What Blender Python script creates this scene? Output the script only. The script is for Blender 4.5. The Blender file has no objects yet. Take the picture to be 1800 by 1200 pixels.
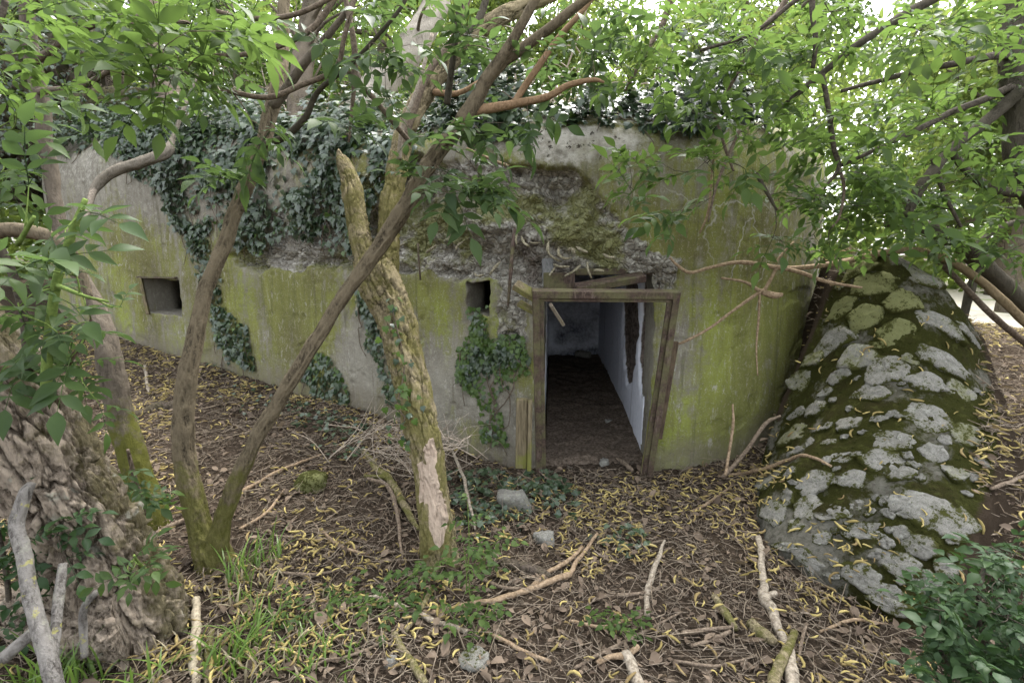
import bpy, math, random
import numpy as np
from mathutils import Vector, Matrix
R = math.radians
rng = np.random.default_rng(7)
scene = bpy.context.scene
col = scene.collection

# ------------------------------------------------------------------ camera, sky, sun, exposure
PITCH = 10.0
CAM = np.array([0.0, 0.0, 1.65])
cam_data = bpy.data.cameras.new('camera')
cam_data.sensor_width = 36.0
cam_data.lens = 17.0
cam_data.clip_start = 0.05
cam_data.clip_end = 1000.0
cam = bpy.data.objects.new('camera', cam_data)
cam.location = CAM
cam.rotation_euler = (R(90 - PITCH), 0, 0)
col.objects.link(cam)
scene.camera = cam

SUN_ELEV, SUN_AZ = 62.0, 25.0          # azimuth from +Y (behind the bunker) towards +X
world = bpy.data.worlds.new('World')
scene.world = world
world.use_nodes = True
wn = world.node_tree
wn.nodes.clear()
sky = wn.nodes.new('ShaderNodeTexSky')
sky.sky_type = 'NISHITA'
sky.sun_disc = False
sky.sun_elevation = R(SUN_ELEV)
sky.sun_rotation = R(SUN_AZ)
sky.air_density = 1.0
sky.dust_density = 4.0
sky.ozone_density = 1.0
hsv = wn.nodes.new('ShaderNodeHueSaturation')   # overcast: the blue is mostly washed out
hsv.inputs['Saturation'].default_value = 0.22
bg = wn.nodes.new('ShaderNodeBackground')
bg.inputs['Strength'].default_value = 0.15
wo = wn.nodes.new('ShaderNodeOutputWorld')
wn.links.new(sky.outputs[0], hsv.inputs['Color'])
wn.links.new(hsv.outputs[0], bg.inputs['Color'])
wn.links.new(bg.outputs[0], wo.inputs['Surface'])

sun_data = bpy.data.lights.new('sun', 'SUN')
sun_data.energy = 0.6
sun_data.angle = R(14)
sun_data.color = (1.0, 0.96, 0.9)
sun = bpy.data.objects.new('sun', sun_data)
_sd = Vector((math.sin(R(SUN_AZ)) * math.cos(R(SUN_ELEV)), math.cos(R(SUN_AZ)) * math.cos(R(SUN_ELEV)), math.sin(R(SUN_ELEV))))
sun.rotation_euler = _sd.to_track_quat('Z', 'Y').to_euler()
sun.location = (0, 0, 20)
col.objects.link(sun)

vs = scene.view_settings
vs.view_transform = 'Standard'
vs.look = 'None'
vs.exposure = 2.65
vs.gamma = 1.0
vs.use_curve_mapping = False
scene.cycles.max_bounces = 8
scene.cycles.diffuse_bounces = 5
scene.cycles.glossy_bounces = 2
scene.cycles.transmission_bounces = 4
scene.cycles.use_denoising = True

# ------------------------------------------------------------------ measuring the photograph
_c, _s = math.cos(R(PITCH)), math.sin(R(PITCH))
FPX = 850.0
def ray(px, py):
    u = (np.asarray(px, float) - 900) / FPX
    v = (np.asarray(py, float) - 600) / FPX
    u, v = np.broadcast_arrays(u, v)
    return np.stack([u, _c - _s * v, -_s - _c * v], -1)
def at(px, py, d):                       # the point seen at a pixel of the photograph, d metres in front of the lens
    return CAM + np.asarray(d, float)[..., None] * ray(px, py)
def depth_of(P):
    Q = np.asarray(P) - CAM
    return Q[..., 1] * _c - Q[..., 2] * _s
def project(P):
    Q = np.asarray(P) - CAM
    d = np.maximum(Q[..., 1] * _c - Q[..., 2] * _s, 1e-3)
    v = -(Q[..., 1] * _s + Q[..., 2] * _c) / d
    return 900 + FPX * Q[..., 0] / d, 600 + FPX * v, d

# ------------------------------------------------------------------ noise
def _h(ix, iy, iz):
    n = (ix.astype(np.int64) * 73856093) ^ (iy.astype(np.int64) * 19349663) ^ (iz.astype(np.int64) * 83492791)
    n = (n ^ (n >> 13)) * 1274126177
    n = (n ^ (n >> 16)) & 0x7fffffff
    n = (n * 1103515245 + 12345) & 0x7fffffff
    return ((n >> 8) & 0xfffff) / float(0xfffff)
def vnoise(P):
    P = np.asarray(P, float)
    i = np.floor(P).astype(np.int64)
    f = P - i
    f = f * f * f * (f * (f * 6 - 15) + 10)
    out = 0
    for a in (0, 1):
        wa = f[..., 0] if a else 1 - f[..., 0]
        for b in (0, 1):
            wb = f[..., 1] if b else 1 - f[..., 1]
            for c in (0, 1):
                wc = f[..., 2] if c else 1 - f[..., 2]
                out = out + wa * wb * wc * _h(i[..., 0] + a, i[..., 1] + b, i[..., 2] + c)
    return out
def fbm(P, octaves=4, gain=0.5):
    P = np.asarray(P, float)
    s, a, t = 0, 1.0, 0
    for k in range(octaves):
        s = s + a * vnoise(P * (2.03 ** k) + 17.3 * k)
        t += a
        a *= gain
    return s / t
def ridged(P, octaves=3):
    P = np.asarray(P, float)
    s, a, t = 0, 1.0, 0
    for k in range(octaves):
        s = s + a * (1 - np.abs(2 * vnoise(P * (2.1 ** k) + 9.1 * k) - 1))
        t += a
        a *= 0.5
    return s / t
def worley(P):
    P = np.asarray(P, float)
    i = np.floor(P).astype(np.int64)
    f1 = np.full(P.shape[:-1], 9.0)
    f2 = f1.copy()
    idc = np.zeros(P.shape[:-1])
    for a in (-1, 0, 1):
        for b in (-1, 0, 1):
            for c in (-1, 0, 1):
                x, y, z = i[..., 0] + a, i[..., 1] + b, i[..., 2] + c
                q = np.stack([x + _h(x, y, z), y + _h(x + 91, y + 7, z + 3), z + _h(x + 5, y + 57, z + 131)], -1)
                d = np.sqrt(((q - P) ** 2).sum(-1))
                nearer = d < f1
                f2 = np.where(nearer, f1, np.minimum(f2, d))
                idc = np.where(nearer, _h(x + 3, y + 11, z + 29), idc)
                f1 = np.where(nearer, d, f1)
    return f1, f2, idc
def sstep(a, b, x):
    t = np.clip((x - a) / (b - a), 0, 1)
    return t * t * (3 - 2 * t)
def unit(v):
    v = np.asarray(v, float)
    return v / np.maximum(np.linalg.norm(v, axis=-1, keepdims=True), 1e-9)
def spline(pts, n):
    """Catmull-Rom through the points; extra columns (radius) ride along."""
    p = np.asarray(pts, float)
    p = np.vstack([2 * p[0] - p[1], p, 2 * p[-1] - p[-2]])
    m = len(p) - 3
    t = np.linspace(0, m, n)
    k = np.minimum(t.astype(int), m - 1)
    f = (t - k)[:, None]
    a, b, c, d = p[k], p[k + 1], p[k + 2], p[k + 3]
    return 0.5 * (2 * b + (c - a) * f + (2 * a - 5 * b + 4 * c - d) * f ** 2 + (3 * b - a - 3 * c + d) * f ** 3)
def rbf_fit(pts, reg=0.02):
    p = np.asarray(pts, float)
    xy, z = p[:, :2], p[:, 2]
    n = len(p)
    K = np.linalg.norm(xy[:, None] - xy[None], axis=-1)
    A = np.zeros((n + 3, n + 3))
    A[:n, :n] = K - reg * np.eye(n)
    A[:n, n] = 1; A[:n, n + 1:] = xy
    A[n, :n] = 1; A[n + 1:, :n] = xy.T
    w = np.linalg.solve(A, np.concatenate([z, np.zeros(3)]))
    def f(x, y):
        x = np.asarray(x, float); y = np.asarray(y, float)
        o = w[n] + w[n + 1] * x + w[n + 2] * y
        for k in range(n):
            o = o + w[k] * np.sqrt((x - xy[k, 0]) ** 2 + (y - xy[k, 1]) ** 2)
        return o
    return f
def poly_sd(x, y, poly):
    """Signed distance to a polygon, negative inside."""
    poly = np.asarray(poly, float)
    d = np.full(np.shape(x), 1e9)
    inside = np.zeros(np.shape(x), bool)
    n = len(poly)
    for k in range(n):
        a, b = poly[k], poly[(k + 1) % n]
        e = b - a
        t = np.clip(((x - a[0]) * e[0] + (y - a[1]) * e[1]) / max((e ** 2).sum(), 1e-12), 0, 1)
        d = np.minimum(d, np.hypot(x - a[0] - t * e[0], y - a[1] - t * e[1]))
        if abs(e[1]) > 1e-12:
            c = ((a[1] > y) != (b[1] > y)) & (x < e[0] * (y - a[1]) / e[1] + a[0])
            inside ^= c
    return np.where(inside, -d, d)

# ------------------------------------------------------------------ mesh helpers
def make_mesh(name, V, Q=None, T=None, mat=None, attrs=None, smooth=True):
    me = bpy.data.meshes.new(name)
    V = np.asarray(V, np.float32)
    Q = np.zeros((0, 4), np.int32) if Q is None else np.asarray(Q, np.int32).reshape(-1, 4)
    T = np.zeros((0, 3), np.int32) if T is None else np.asarray(T, np.int32).reshape(-1, 3)
    me.vertices.add(len(V))
    me.vertices.foreach_set('co', V.ravel())
    nl = Q.size + T.size
    me.loops.add(nl)
    me.loops.foreach_set('vertex_index', np.concatenate([Q.ravel(), T.ravel()]).astype(np.int32))
    npoly = len(Q) + len(T)
    me.polygons.add(npoly)
    st = np.concatenate([np.arange(len(Q)) * 4, len(Q) * 4 + np.arange(len(T)) * 3]).astype(np.int32)
    me.polygons.foreach_set('loop_start', st)
    me.polygons.foreach_set('use_smooth', np.full(npoly, bool(smooth)))
    for k, a in (attrs or {}).items():
        at_ = me.attributes.new(k, 'FLOAT', 'POINT')
        at_.data.foreach_set('value', np.asarray(a, np.float32).ravel())
    if mat is not None:
        me.materials.append(mat)
    me.update(calc_edges=True)
    return me
def link(name, me, parent=None, base=None):
    """Link a mesh whose vertices are in world space; base moves the origin of a top-level object there."""
    o = bpy.data.objects.new(name, me)
    col.objects.link(o)
    if parent is not None:
        o.parent = parent
        o.matrix_parent_inverse = Matrix.Translation(-PLOC[parent.name])
        PLOC[o.name] = PLOC[parent.name]
    else:
        if base is not None:
            me.transform(Matrix.Translation(-Vector(base)))
            o.location = Vector(base)
        PLOC[o.name] = Vector(base) if base is not None else Vector((0, 0, 0))
    return o
PLOC = {}
def obj(name, V, Q=None, T=None, mat=None, parent=None, base=None, attrs=None, smooth=True, kind=None):
    o = link(name, make_mesh(name, V, Q, T, mat, attrs, smooth), parent, base)
    if kind: o['kind'] = kind
    return o
def tag(o, label, cat, group=None):
    o['label'] = label; o['category'] = cat
    if group: o['group'] = group
    return o
def thing(name, label, cat, loc, group=None):
    o = bpy.data.objects.new(name, None)
    o.empty_display_size = 0.1
    o.location = Vector([float(v) for v in loc])
    col.objects.link(o)
    PLOC[o.name] = Vector(o.location)
    return tag(o, label, cat, group)
def place(name, me, parent, M):
    """A part that shares mesh data, put at the world matrix M."""
    o = bpy.data.objects.new(name, me)
    col.objects.link(o)
    if parent is not None:
        o.parent = parent
        o.matrix_parent_inverse = Matrix.Translation(-PLOC[parent.name])
    o.matrix_basis = Matrix(M.tolist())
    return o
class Geo:
    """Collects pieces of geometry that end up in one mesh."""
    def __init__(self):
        self.V, self.Q, self.T, self.A, self.n = [], [], [], [], 0
    def add(self, V, Q=None, T=None, tint=0.5):
        V = np.asarray(V, float).reshape(-1, 3)
        if Q is not None and len(Q): self.Q.append(np.asarray(Q, np.int64) + self.n)
        if T is not None and len(T): self.T.append(np.asarray(T, np.int64) + self.n)
        self.V.append(V); self.n += len(V)
        self.A.append(np.broadcast_to(np.asarray(tint, float), (len(V),)))
        return self
    def obj(self, name, mat, parent=None, base=None, smooth=True, kind=None):
        if not self.n: return None
        Q = np.vstack(self.Q) if self.Q else None
        T = np.vstack(self.T) if self.T else None
        return obj(name, np.vstack(self.V), Q, T, mat, parent, base, {'tint': np.concatenate(self.A)}, smooth, kind)
def grid_quads(nr, nc, wrap=False):
    r = np.arange(nr - 1)[:, None]
    c = np.arange(nc if wrap else nc - 1)[None]
    c2 = (c + 1) % nc
    return np.stack([r * nc + c, r * nc + c2, (r + 1) * nc + c2, (r + 1) * nc + c], -1).reshape(-1, 4)
def frames_along(P):
    T = unit(np.gradient(P, axis=0))
    ref = np.array([0.31, 0.17, 0.93]) if abs(T[0, 2]) < 0.9 else np.array([1.0, 0.1, 0.0])
    n = unit(ref - T[0] * (ref @ T[0]))
    N = np.empty_like(P)
    for k in range(len(P)):
        n = n - T[k] * (n @ T[k])
        n = n / max(np.linalg.norm(n), 1e-9)
        N[k] = n
    return T, N, np.cross(T, N)
def tube(P, r, sides=6, cap=True, disp=None):
    P = np.asarray(P, float)
    r = np.broadcast_to(np.asarray(r, float), (len(P),))
    T, N, B = frames_along(P)
    a = np.arange(sides) * 2 * np.pi / sides
    rad = r[:, None] * np.ones(sides)
    if disp is not None:
        L = np.concatenate([[0], np.cumsum(np.linalg.norm(np.diff(P, axis=0), axis=1))])
        rad = rad + disp(np.cos(a)[None] * r[:, None], np.sin(a)[None] * r[:, None], np.broadcast_to(L[:, None], rad.shape))
    V = P[:, None] + rad[..., None] * (np.cos(a)[None, :, None] * N[:, None] + np.sin(a)[None, :, None] * B[:, None])
    Q = grid_quads(len(P), sides, True)
    V = V.reshape(-1, 3)
    Tr = None
    if cap:
        n = len(V)
        V = np.vstack([V, P[0], P[-1]])
        k = np.arange(sides); k2 = (k + 1) % sides
        e = (len(P) - 1) * sides
        Tr = np.vstack([np.stack([k2, k, np.full(sides, n)], 1), np.stack([e + k, e + k2, np.full(sides, n + 1)], 1)])
    return V, Q, Tr
def box(c, sx, sy, sz, M=None):
    """A box with softly broken edges: 24 vertices, bevel of about a twelfth of its least side."""
    h = np.array([sx, sy, sz]) / 2
    b = min(sx, sy, sz) * 0.12
    V, idx = [], {}
    for x in (-1, 1):
        for y in (-1, 1):
            for z in (-1, 1):
                for ax in range(3):
                    p = np.array([x, y, z]) * (h - b)
                    p[ax] = (x, y, z)[ax] * h[ax]
                    idx[(x, y, z, ax)] = len(V)
                    V.append(p)
    V = np.array(V)
    Q, T = [], []
    for ax in range(3):
        o1, o2 = [k for k in range(3) if k != ax]
        for sgn in (-1, 1):
            f = []
            for u, v in ((-1, -1), (1, -1), (1, 1), (-1, 1)):
                k = [0, 0, 0]; k[ax] = sgn; k[o1] = u; k[o2] = v
                f.append(idx[(k[0], k[1], k[2], ax)])
            Q.append(f)
        for u in (-1, 1):
            for v in (-1, 1):
                def key(w, axx):
                    k = [0, 0, 0]; k[ax] = w; k[o1] = u; k[o2] = v
                    return idx[(k[0], k[1], k[2], axx)]
                Q.append([key(-1, o1), key(1, o1), key(1, o2), key(-1, o2)])
    for x in (-1, 1):
        for y in (-1, 1):
            for z in (-1, 1):
                T.append([idx[(x, y, z, 0)], idx[(x, y, z, 1)], idx[(x, y, z, 2)]])
    Q = [q if np.dot(np.cross(V[q[1]] - V[q[0]], V[q[2]] - V[q[0]]), V[q].mean(0)) > 0 else q[::-1] for q in Q]
    T = [q if np.dot(np.cross(V[q[1]] - V[q[0]], V[q[2]] - V[q[0]]), V[q].mean(0)) > 0 else q[::-1] for q in T]
    if M is not None: V = V @ np.asarray(M).T
    return V + np.asarray(c), np.array(Q), np.array(T)
def beam(a, b, w, h, up=(0, 0, 1)):
    """A squared timber or steel bar from a to b."""
    a = np.asarray(a, float); b = np.asarray(b, float)
    y = unit(b - a)
    z = np.asarray(up, float); z = unit(z - y * (z @ y))
    x = np.cross(y, z)
    return box((a + b) / 2, w, np.linalg.norm(b - a), h, np.stack([x, y, z], 1))
def frames(D, U):
    D = unit(D); U = np.asarray(U, float)
    Z = unit(U - D * (U * D).sum(-1, keepdims=True))
    X = np.cross(D, Z)
    return np.stack([X, D, Z], -1)

# ------------------------------------------------------------------ materials
class NT:
    def __init__(self, name, rough=0.9, spec=0.3):
        self.m = bpy.data.materials.new(name)
        self.m.use_nodes = True
        self.t = self.m.node_tree
        self.b = self.t.nodes['Principled BSDF']
        self.out = self.t.nodes['Material Output']
        self.b.inputs['Roughness'].default_value = rough
        self.b.inputs['Specular IOR Level'].default_value = spec
        self._pos = None
    def n(self, ty): return self.t.nodes.new(ty)
    def l(self, a, b): self.t.links.new(a, b)
    def set(self, sock, v):
        if hasattr(v, 'links') or isinstance(v, bpy.types.NodeSocket): self.l(v, sock)
        else: sock.default_value = v
    @property
    def pos(self):
        if self._pos is None: self._pos = self.n('ShaderNodeNewGeometry').outputs['Position']
        return self._pos
    @property
    def obco(self): return self.n('ShaderNodeTexCoord').outputs['Object']
    def scaled(self, vec, s):
        k = self.n('ShaderNodeVectorMath'); k.operation = 'MULTIPLY'
        self.l(vec, k.inputs[0]); k.inputs[1].default_value = s
        return k.outputs[0]
    def noise(self, scale, detail=4, rough=0.55, vec=None, dist=0.0):
        k = self.n('ShaderNodeTexNoise')
        k.inputs['Scale'].default_value = scale
        k.inputs['Detail'].default_value = detail
        k.inputs['Roughness'].default_value = rough
        k.inputs['Distortion'].default_value = dist
        self.l(self.pos if vec is None else vec, k.inputs['Vector'])
        return k.outputs[0]
    def voro(self, scale, feature='F1', vec=None, out='Distance'):
        k = self.n('ShaderNodeTexVoronoi'); k.feature = feature
        k.inputs['Scale'].default_value = scale
        self.l(self.pos if vec is None else vec, k.inputs['Vector'])
        return k.outputs[out]
    def ramp(self, fac, stops):
        k = self.n('ShaderNodeValToRGB')
        e = k.color_ramp.elements
        while len(e) < len(stops): e.new(0.5)
        for el, (p, c) in zip(e, stops):
            el.position = p
            el.color = (c, c, c, 1) if isinstance(c, (int, float)) else (*c, 1)
        self.l(fac, k.inputs[0])
        return k.outputs[0]
    def step(self, fac, a, b):
        k = self.n('ShaderNodeMapRange'); k.interpolation_type = 'SMOOTHSTEP'
        self.set(k.inputs['Value'], fac)
        k.inputs['From Min'].default_value = a; k.inputs['From Max'].default_value = b
        return k.outputs[0]
    def mix(self, f, a, b, blend='MIX'):
        k = self.n('ShaderNodeMix'); k.data_type = 'RGBA'; k.blend_type = blend
        self.set(k.inputs[0], f)
        for s, v in ((k.inputs[6], a), (k.inputs[7], b)):
            self.set(s, (*v, 1) if isinstance(v, tuple) and len(v) == 3 else v)
        return k.outputs[2]
    def math(self, op, a, b=0.0):
        k = self.n('ShaderNodeMath'); k.operation = op
        self.set(k.inputs[0], a); self.set(k.inputs[1], b)
        return k.outputs[0]
    def attr(self, name):
        k = self.n('ShaderNodeAttribute'); k.attribute_name = name
        return k.outputs['Fac']
    def rand(self): return self.n('ShaderNodeObjectInfo').outputs['Random']
    def color(self, c): self.set(self.b.inputs['Base Color'], (*c, 1) if isinstance(c, tuple) else c); return self
    def bump(self, h, strength=0.5, dist=0.01):
        k = self.n('ShaderNodeBump')
        k.inputs['Strength'].default_value = strength
        k.inputs['Distance'].default_value = dist
        self.l(h, k.inputs['Height'])
        self.l(k.outputs[0], self.b.inputs['Normal'])
        return self

def mat_concrete():
    k = NT('weathered concrete', 0.93, 0.06)
    spall, algae, pale, damp_shade, green = (k.attr(a) for a in ('spall', 'algae', 'pale', 'damp_shade', 'green'))
    n1 = k.noise(2.2, 6, 0.65); n2 = k.noise(14, 6, 0.7); n3 = k.noise(90, 4, 0.7)
    streak = k.noise(1.0, 6, 0.7, k.scaled(k.pos, (7.5, 7.5, 1.1)), 0.8)
    lime = k.noise(1.0, 6, 0.8, k.scaled(k.pos, (26, 26, 9)), 0.5)
    base = k.mix(k.step(n1, 0.3, 0.7), (0.155, 0.14, 0.112), (0.26, 0.245, 0.2))
    base = k.mix(k.math('MULTIPLY', k.step(n2, 0.45, 0.7), 0.6), base, (0.33, 0.315, 0.27))
    # algae film: streaky, thinner where rubbed off
    nb = k.noise(0.95, 5, 0.62, None, 0.4)
    film = k.ramp(k.math('ADD', k.math('MULTIPLY', nb, 0.75), k.math('MULTIPLY', streak, 0.25)), [(0.34, (0.10, 0.088, 0.045)), (0.46, (0.135, 0.13, 0.045)), (0.54, (0.185, 0.195, 0.052)), (0.62, (0.23, 0.265, 0.055))])
    film = k.mix(k.math('MULTIPLY', k.step(n1, 0.48, 0.66), 0.4), film, (0.105, 0.09, 0.045))
    film = k.mix(k.math('MULTIPLY', green, 0.85), film, k.mix(k.step(streak, 0.3, 0.75), (0.12, 0.128, 0.035), (0.215, 0.22, 0.065)))
    af = k.math('ADD', algae, k.math('MULTIPLY', k.math('SUBTRACT', k.math('ADD', n2, streak), 1.0), 1.5))
    af = k.math('MULTIPLY', k.step(af, 0.2, 0.85), 0.95)
    c = k.mix(af, base, film)
    lf = k.math('MULTIPLY', k.step(lime, 0.55, 0.66), k.step(k.math('ADD', k.noise(1.7, 4, 0.6), k.math('MULTIPLY', streak, .5)), 0.6, 0.82))
    c = k.mix(k.math('MULTIPLY', lf, 0.8), c, k.mix(n3, (0.3, 0.29, 0.25), (0.5, 0.48, 0.43)))
    # flecks where the film has come off
    fleck = k.math('MULTIPLY', k.step(k.noise(60, 6, 0.8), 0.55, 0.62), k.math('SUBTRACT', 0.75, k.math('MULTIPLY', green, 0.3)))
    c = k.mix(k.math('MULTIPLY', fleck, 0.6), c, (0.4, 0.385, 0.32))
    drip = k.noise(1.0, 5, 0.7, k.scaled(k.pos, (13, 13, 0.55)), 0.4)
    c = k.mix(k.math('MULTIPLY', k.step(drip, 0.54, 0.68), 0.5), c, (0.085, 0.078, 0.045))
    c = k.mix(k.math('MULTIPLY', k.step(k.noise(115, 5, 0.7), 0.6, 0.68), 0.55), c, (0.06, 0.055, 0.04))
    c = k.mix(k.math('MULTIPLY', k.step(k.noise(8, 6, 0.75), 0.6, 0.7), 0.45), c, (0.1, 0.085, 0.06))
    # fine pale crack veins
    wv = k.n('ShaderNodeVectorMath'); wv.operation = 'ADD'
    k.l(k.pos, wv.inputs[0])
    nv = k.n('ShaderNodeTexNoise'); nv.inputs['Scale'].default_value = 3.5; nv.inputs['Detail'].default_value = 4
    k.l(k.pos, nv.inputs['Vector'])
    k.l(k.scaled(nv.outputs['Color'], (0.34, 0.34, 0.34)), wv.inputs[1])
    vein = k.voro(2.1, 'DISTANCE_TO_EDGE', wv.outputs[0])
    vm = k.math('MULTIPLY', k.math('SUBTRACT', 1.0, k.step(vein, 0.0, 0.016)), k.step(k.noise(0.9, 3), 0.45, 0.62))
    vm = k.math('MULTIPLY', vm, k.step(k.attr('vein'), 0.1, 0.6))
    c = k.mix(k.math('MULTIPLY', vm, 0.7), c, (0.42, 0.4, 0.38))
    # bare pale cap with black lichen specks
    pf = k.step(k.math('ADD', pale, k.math('MULTIPLY', k.math('SUBTRACT', n2, 0.5), 0.8)), 0.3, 0.65)
    pc = k.mix(k.step(n2, 0.3, 0.7), (0.2, 0.185, 0.15), (0.40, 0.385, 0.335))
    pc = k.mix(k.math('MULTIPLY', k.step(n1, 0.5, 0.7), 0.5), pc, (0.2, 0.19, 0.13))
    pc = k.mix(k.step(k.noise(13, 6, 0.78), 0.58, 0.62), pc, (0.035, 0.03, 0.022))
    c = k.mix(pf, c, pc)
    # spalled core: grey aggregate, mossy on the lumps
    cell = k.voro(24, 'F1', out='Color')
    sep = k.n('ShaderNodeSeparateColor'); k.l(cell, sep.inputs[0])
    sc_ = k.mix(sep.outputs[0], (0.2, 0.185, 0.155), (0.52, 0.5, 0.44))
    sc_ = k.mix(k.math('MULTIPLY', k.step(n2, 0.42, 0.6), 0.55), sc_, (0.25, 0.23, 0.19))
    sc_ = k.mix(k.math('MULTIPLY', k.step(n3, 0.55, 0.72), 0.4), sc_, (0.5, 0.48, 0.43))
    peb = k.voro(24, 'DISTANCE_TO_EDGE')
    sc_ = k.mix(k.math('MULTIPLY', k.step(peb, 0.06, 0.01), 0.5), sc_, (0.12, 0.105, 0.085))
    ms = k.math('ADD', k.attr('moss'), k.math('MULTIPLY', k.math('SUBTRACT', n2, 0.5), 1.1))
    sc_ = k.mix(k.math('MULTIPLY', k.step(ms, 0.4, 0.8), 0.75), sc_, k.mix(n3, (0.115, 0.122, 0.035), (0.27, 0.28, 0.085)))
    sc_ = k.mix(k.math('MULTIPLY', k.attr('rust'), 0.7), sc_, (0.085, 0.055, 0.045))
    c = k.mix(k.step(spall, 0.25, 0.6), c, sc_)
    # damp, earthy splash zone; inside the loophole rooms it paints in the shade
    dm = k.step(k.math('ADD', damp_shade, k.math('MULTIPLY', k.math('SUBTRACT', n1, 0.5), 0.7)), 0.25, 0.8)
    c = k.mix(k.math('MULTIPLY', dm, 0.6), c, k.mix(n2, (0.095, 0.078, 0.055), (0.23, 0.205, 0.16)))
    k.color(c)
    k.bump(k.math('ADD', k.math('ADD', k.math('MULTIPLY', n3, 0.6), n2), k.math('MULTIPLY', k.math('MULTIPLY', k.step(peb, 0.0, 0.25), 1.1), k.step(spall, 0.2, 0.6))), 0.9, 0.016)
    return k.m
def mat_plaster():
    k = NT('old limewash', 0.85, 0.05)
    n1 = k.noise(2.5, 6, 0.65); n2 = k.noise(20, 5, 0.7)
    st = k.noise(1.0, 5, 0.65, k.scaled(k.pos, (5, 9, 0.9)))
    c = k.mix(k.step(n2, 0.3, 0.7), (0.7, 0.73, 0.8), (0.82, 0.84, 0.9))
    c = k.mix(k.math('MULTIPLY', k.step(st, 0.55, 0.75), 0.6), c, (0.25, 0.25, 0.26))
    c = k.mix(k.math('MULTIPLY', k.step(n1, 0.6, 0.72), 0.6), c, (0.25, 0.26, 0.24))
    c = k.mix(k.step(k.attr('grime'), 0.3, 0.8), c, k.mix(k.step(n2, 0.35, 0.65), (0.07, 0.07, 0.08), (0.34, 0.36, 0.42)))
    c = k.mix(k.step(k.attr('chip'), 0.35, 0.55), c, k.mix(k.step(n2, 0.3, 0.7), (0.055, 0.042, 0.035), (0.2, 0.165, 0.14)))
    k.color(c); k.bump(n2, 0.5, 0.006)
    return k.m
def mat_soil():
    k = NT('woodland soil', 0.95, 0.03)
    n1 = k.noise(3, 5, 0.6); n2 = k.noise(45, 5, 0.75); n3 = k.noise(160, 3, 0.7)
    fib = k.noise(1.0, 4, 0.7, k.scaled(k.pos, (30, 130, 60)))
    c = k.mix(k.step(n2, 0.3, 0.7), (0.02, 0.015, 0.011), (0.07, 0.053, 0.039))
    c = k.mix(k.math('MULTIPLY', k.step(fib, 0.52, 0.66), 0.8), c, (0.18, 0.145, 0.108))
    c = k.mix(k.math('MULTIPLY', k.step(n3, 0.6, 0.75), 0.55), c, (0.22, 0.175, 0.12))
    c = k.mix(k.math('MULTIPLY', k.step(n1, 0.45, 0.7), 0.4), c, (0.06, 0.045, 0.03))
    k.color(c); k.bump(k.math('ADD', n2, k.math('MULTIPLY', fib, 0.7)), 1.0, 0.02)
    return k.m
def mat_field():
    k = NT('sunlit gravel path', 0.95, 0.05)
    n = k.noise(1.3, 5, 0.7)
    k.color(k.mix(k.step(n, 0.55, 0.7), (0.5, 0.46, 0.38), (0.2, 0.25, 0.08)))
    k.bump(k.noise(30, 4), 0.5, 0.02)
    return k.m
def mat_bark(name, dark, light, moss=0.0, mosscol=((0.05, 0.06, 0.01), (0.13, 0.13, 0.025)), scale=1.0, lichen=0.0, bump=0.8, rel='relief'):
    k = NT(name, 0.95, 0.05)
    n1 = k.noise(9 * scale, 5, 0.65); n2 = k.noise(70 * scale, 6, 0.75)
    fur = k.noise(1.0, 5, 0.7, k.scaled(k.pos, (75 * scale, 75 * scale, 17 * scale)), 0.6)
    c = k.mix(k.step(k.math('ADD', k.math('MULTIPLY', fur, 0.6), k.math('MULTIPLY', n2, 0.4)), 0.38, 0.62), dark, light)
    c = k.mix(k.math('MULTIPLY', k.step(n1, 0.4, 0.7), 0.35), c, tuple(0.75 * x for x in light))
    if rel: c = k.mix(k.math('MULTIPLY', k.step(k.attr(rel), 0.4, 0.78), 0.8), c, light)
    if rel: c = k.mix(k.math('MULTIPLY', k.step(k.attr(rel), 0.32, 0.12), 0.7), c, tuple(0.6 * x for x in dark))
    if moss:
        m = k.math('ADD', k.attr('moss'), k.math('MULTIPLY', k.math('SUBTRACT', k.noise(13 * scale, 5, 0.7), 0.5), 1.6))
        c = k.mix(k.math('MULTIPLY', k.step(m, 0.35, 0.75), moss), c, k.mix(n2, *mosscol))
    if lichen:
        c = k.mix(k.math('MULTIPLY', k.step(k.noise(16 * scale, 4, 0.6), 0.62 - 0.1 * lichen, 0.7), 0.8), c, (0.3, 0.295, 0.24))
        c = k.mix(k.math('MULTIPLY', k.step(k.noise(21 * scale, 4, 0.6, k.scaled(k.pos, (1, 1.1, 1.3))), 0.62, 0.68), 0.75 * lichen), c, (0.38, 0.36, 0.1))
    c = k.mix(k.step(k.attr('wood'), 0.45, 0.55), c, k.mix(n1, (0.33, 0.25, 0.19), (0.50, 0.41, 0.325)))
    k.color(c); k.bump(k.math('ADD', n2, k.math('MULTIPLY', fur, 1.5)), bump, 0.012)
    return k.m
def mat_stick(name, dark, light, tintspread=True):
    k = NT(name, 0.9, 0.08)
    n = k.noise(60, 5, 0.7)
    c = k.mix(k.step(n, 0.3, 0.7), dark, light)
    if tintspread:
        t = k.attr('tint')
        c = k.mix(k.math('MULTIPLY', t, 0.6), c, k.mix(n, (0.2, 0.15, 0.1), (0.36, 0.3, 0.22)))
    k.color(c); k.bump(n, 0.7, 0.004)
    return k.m
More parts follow.
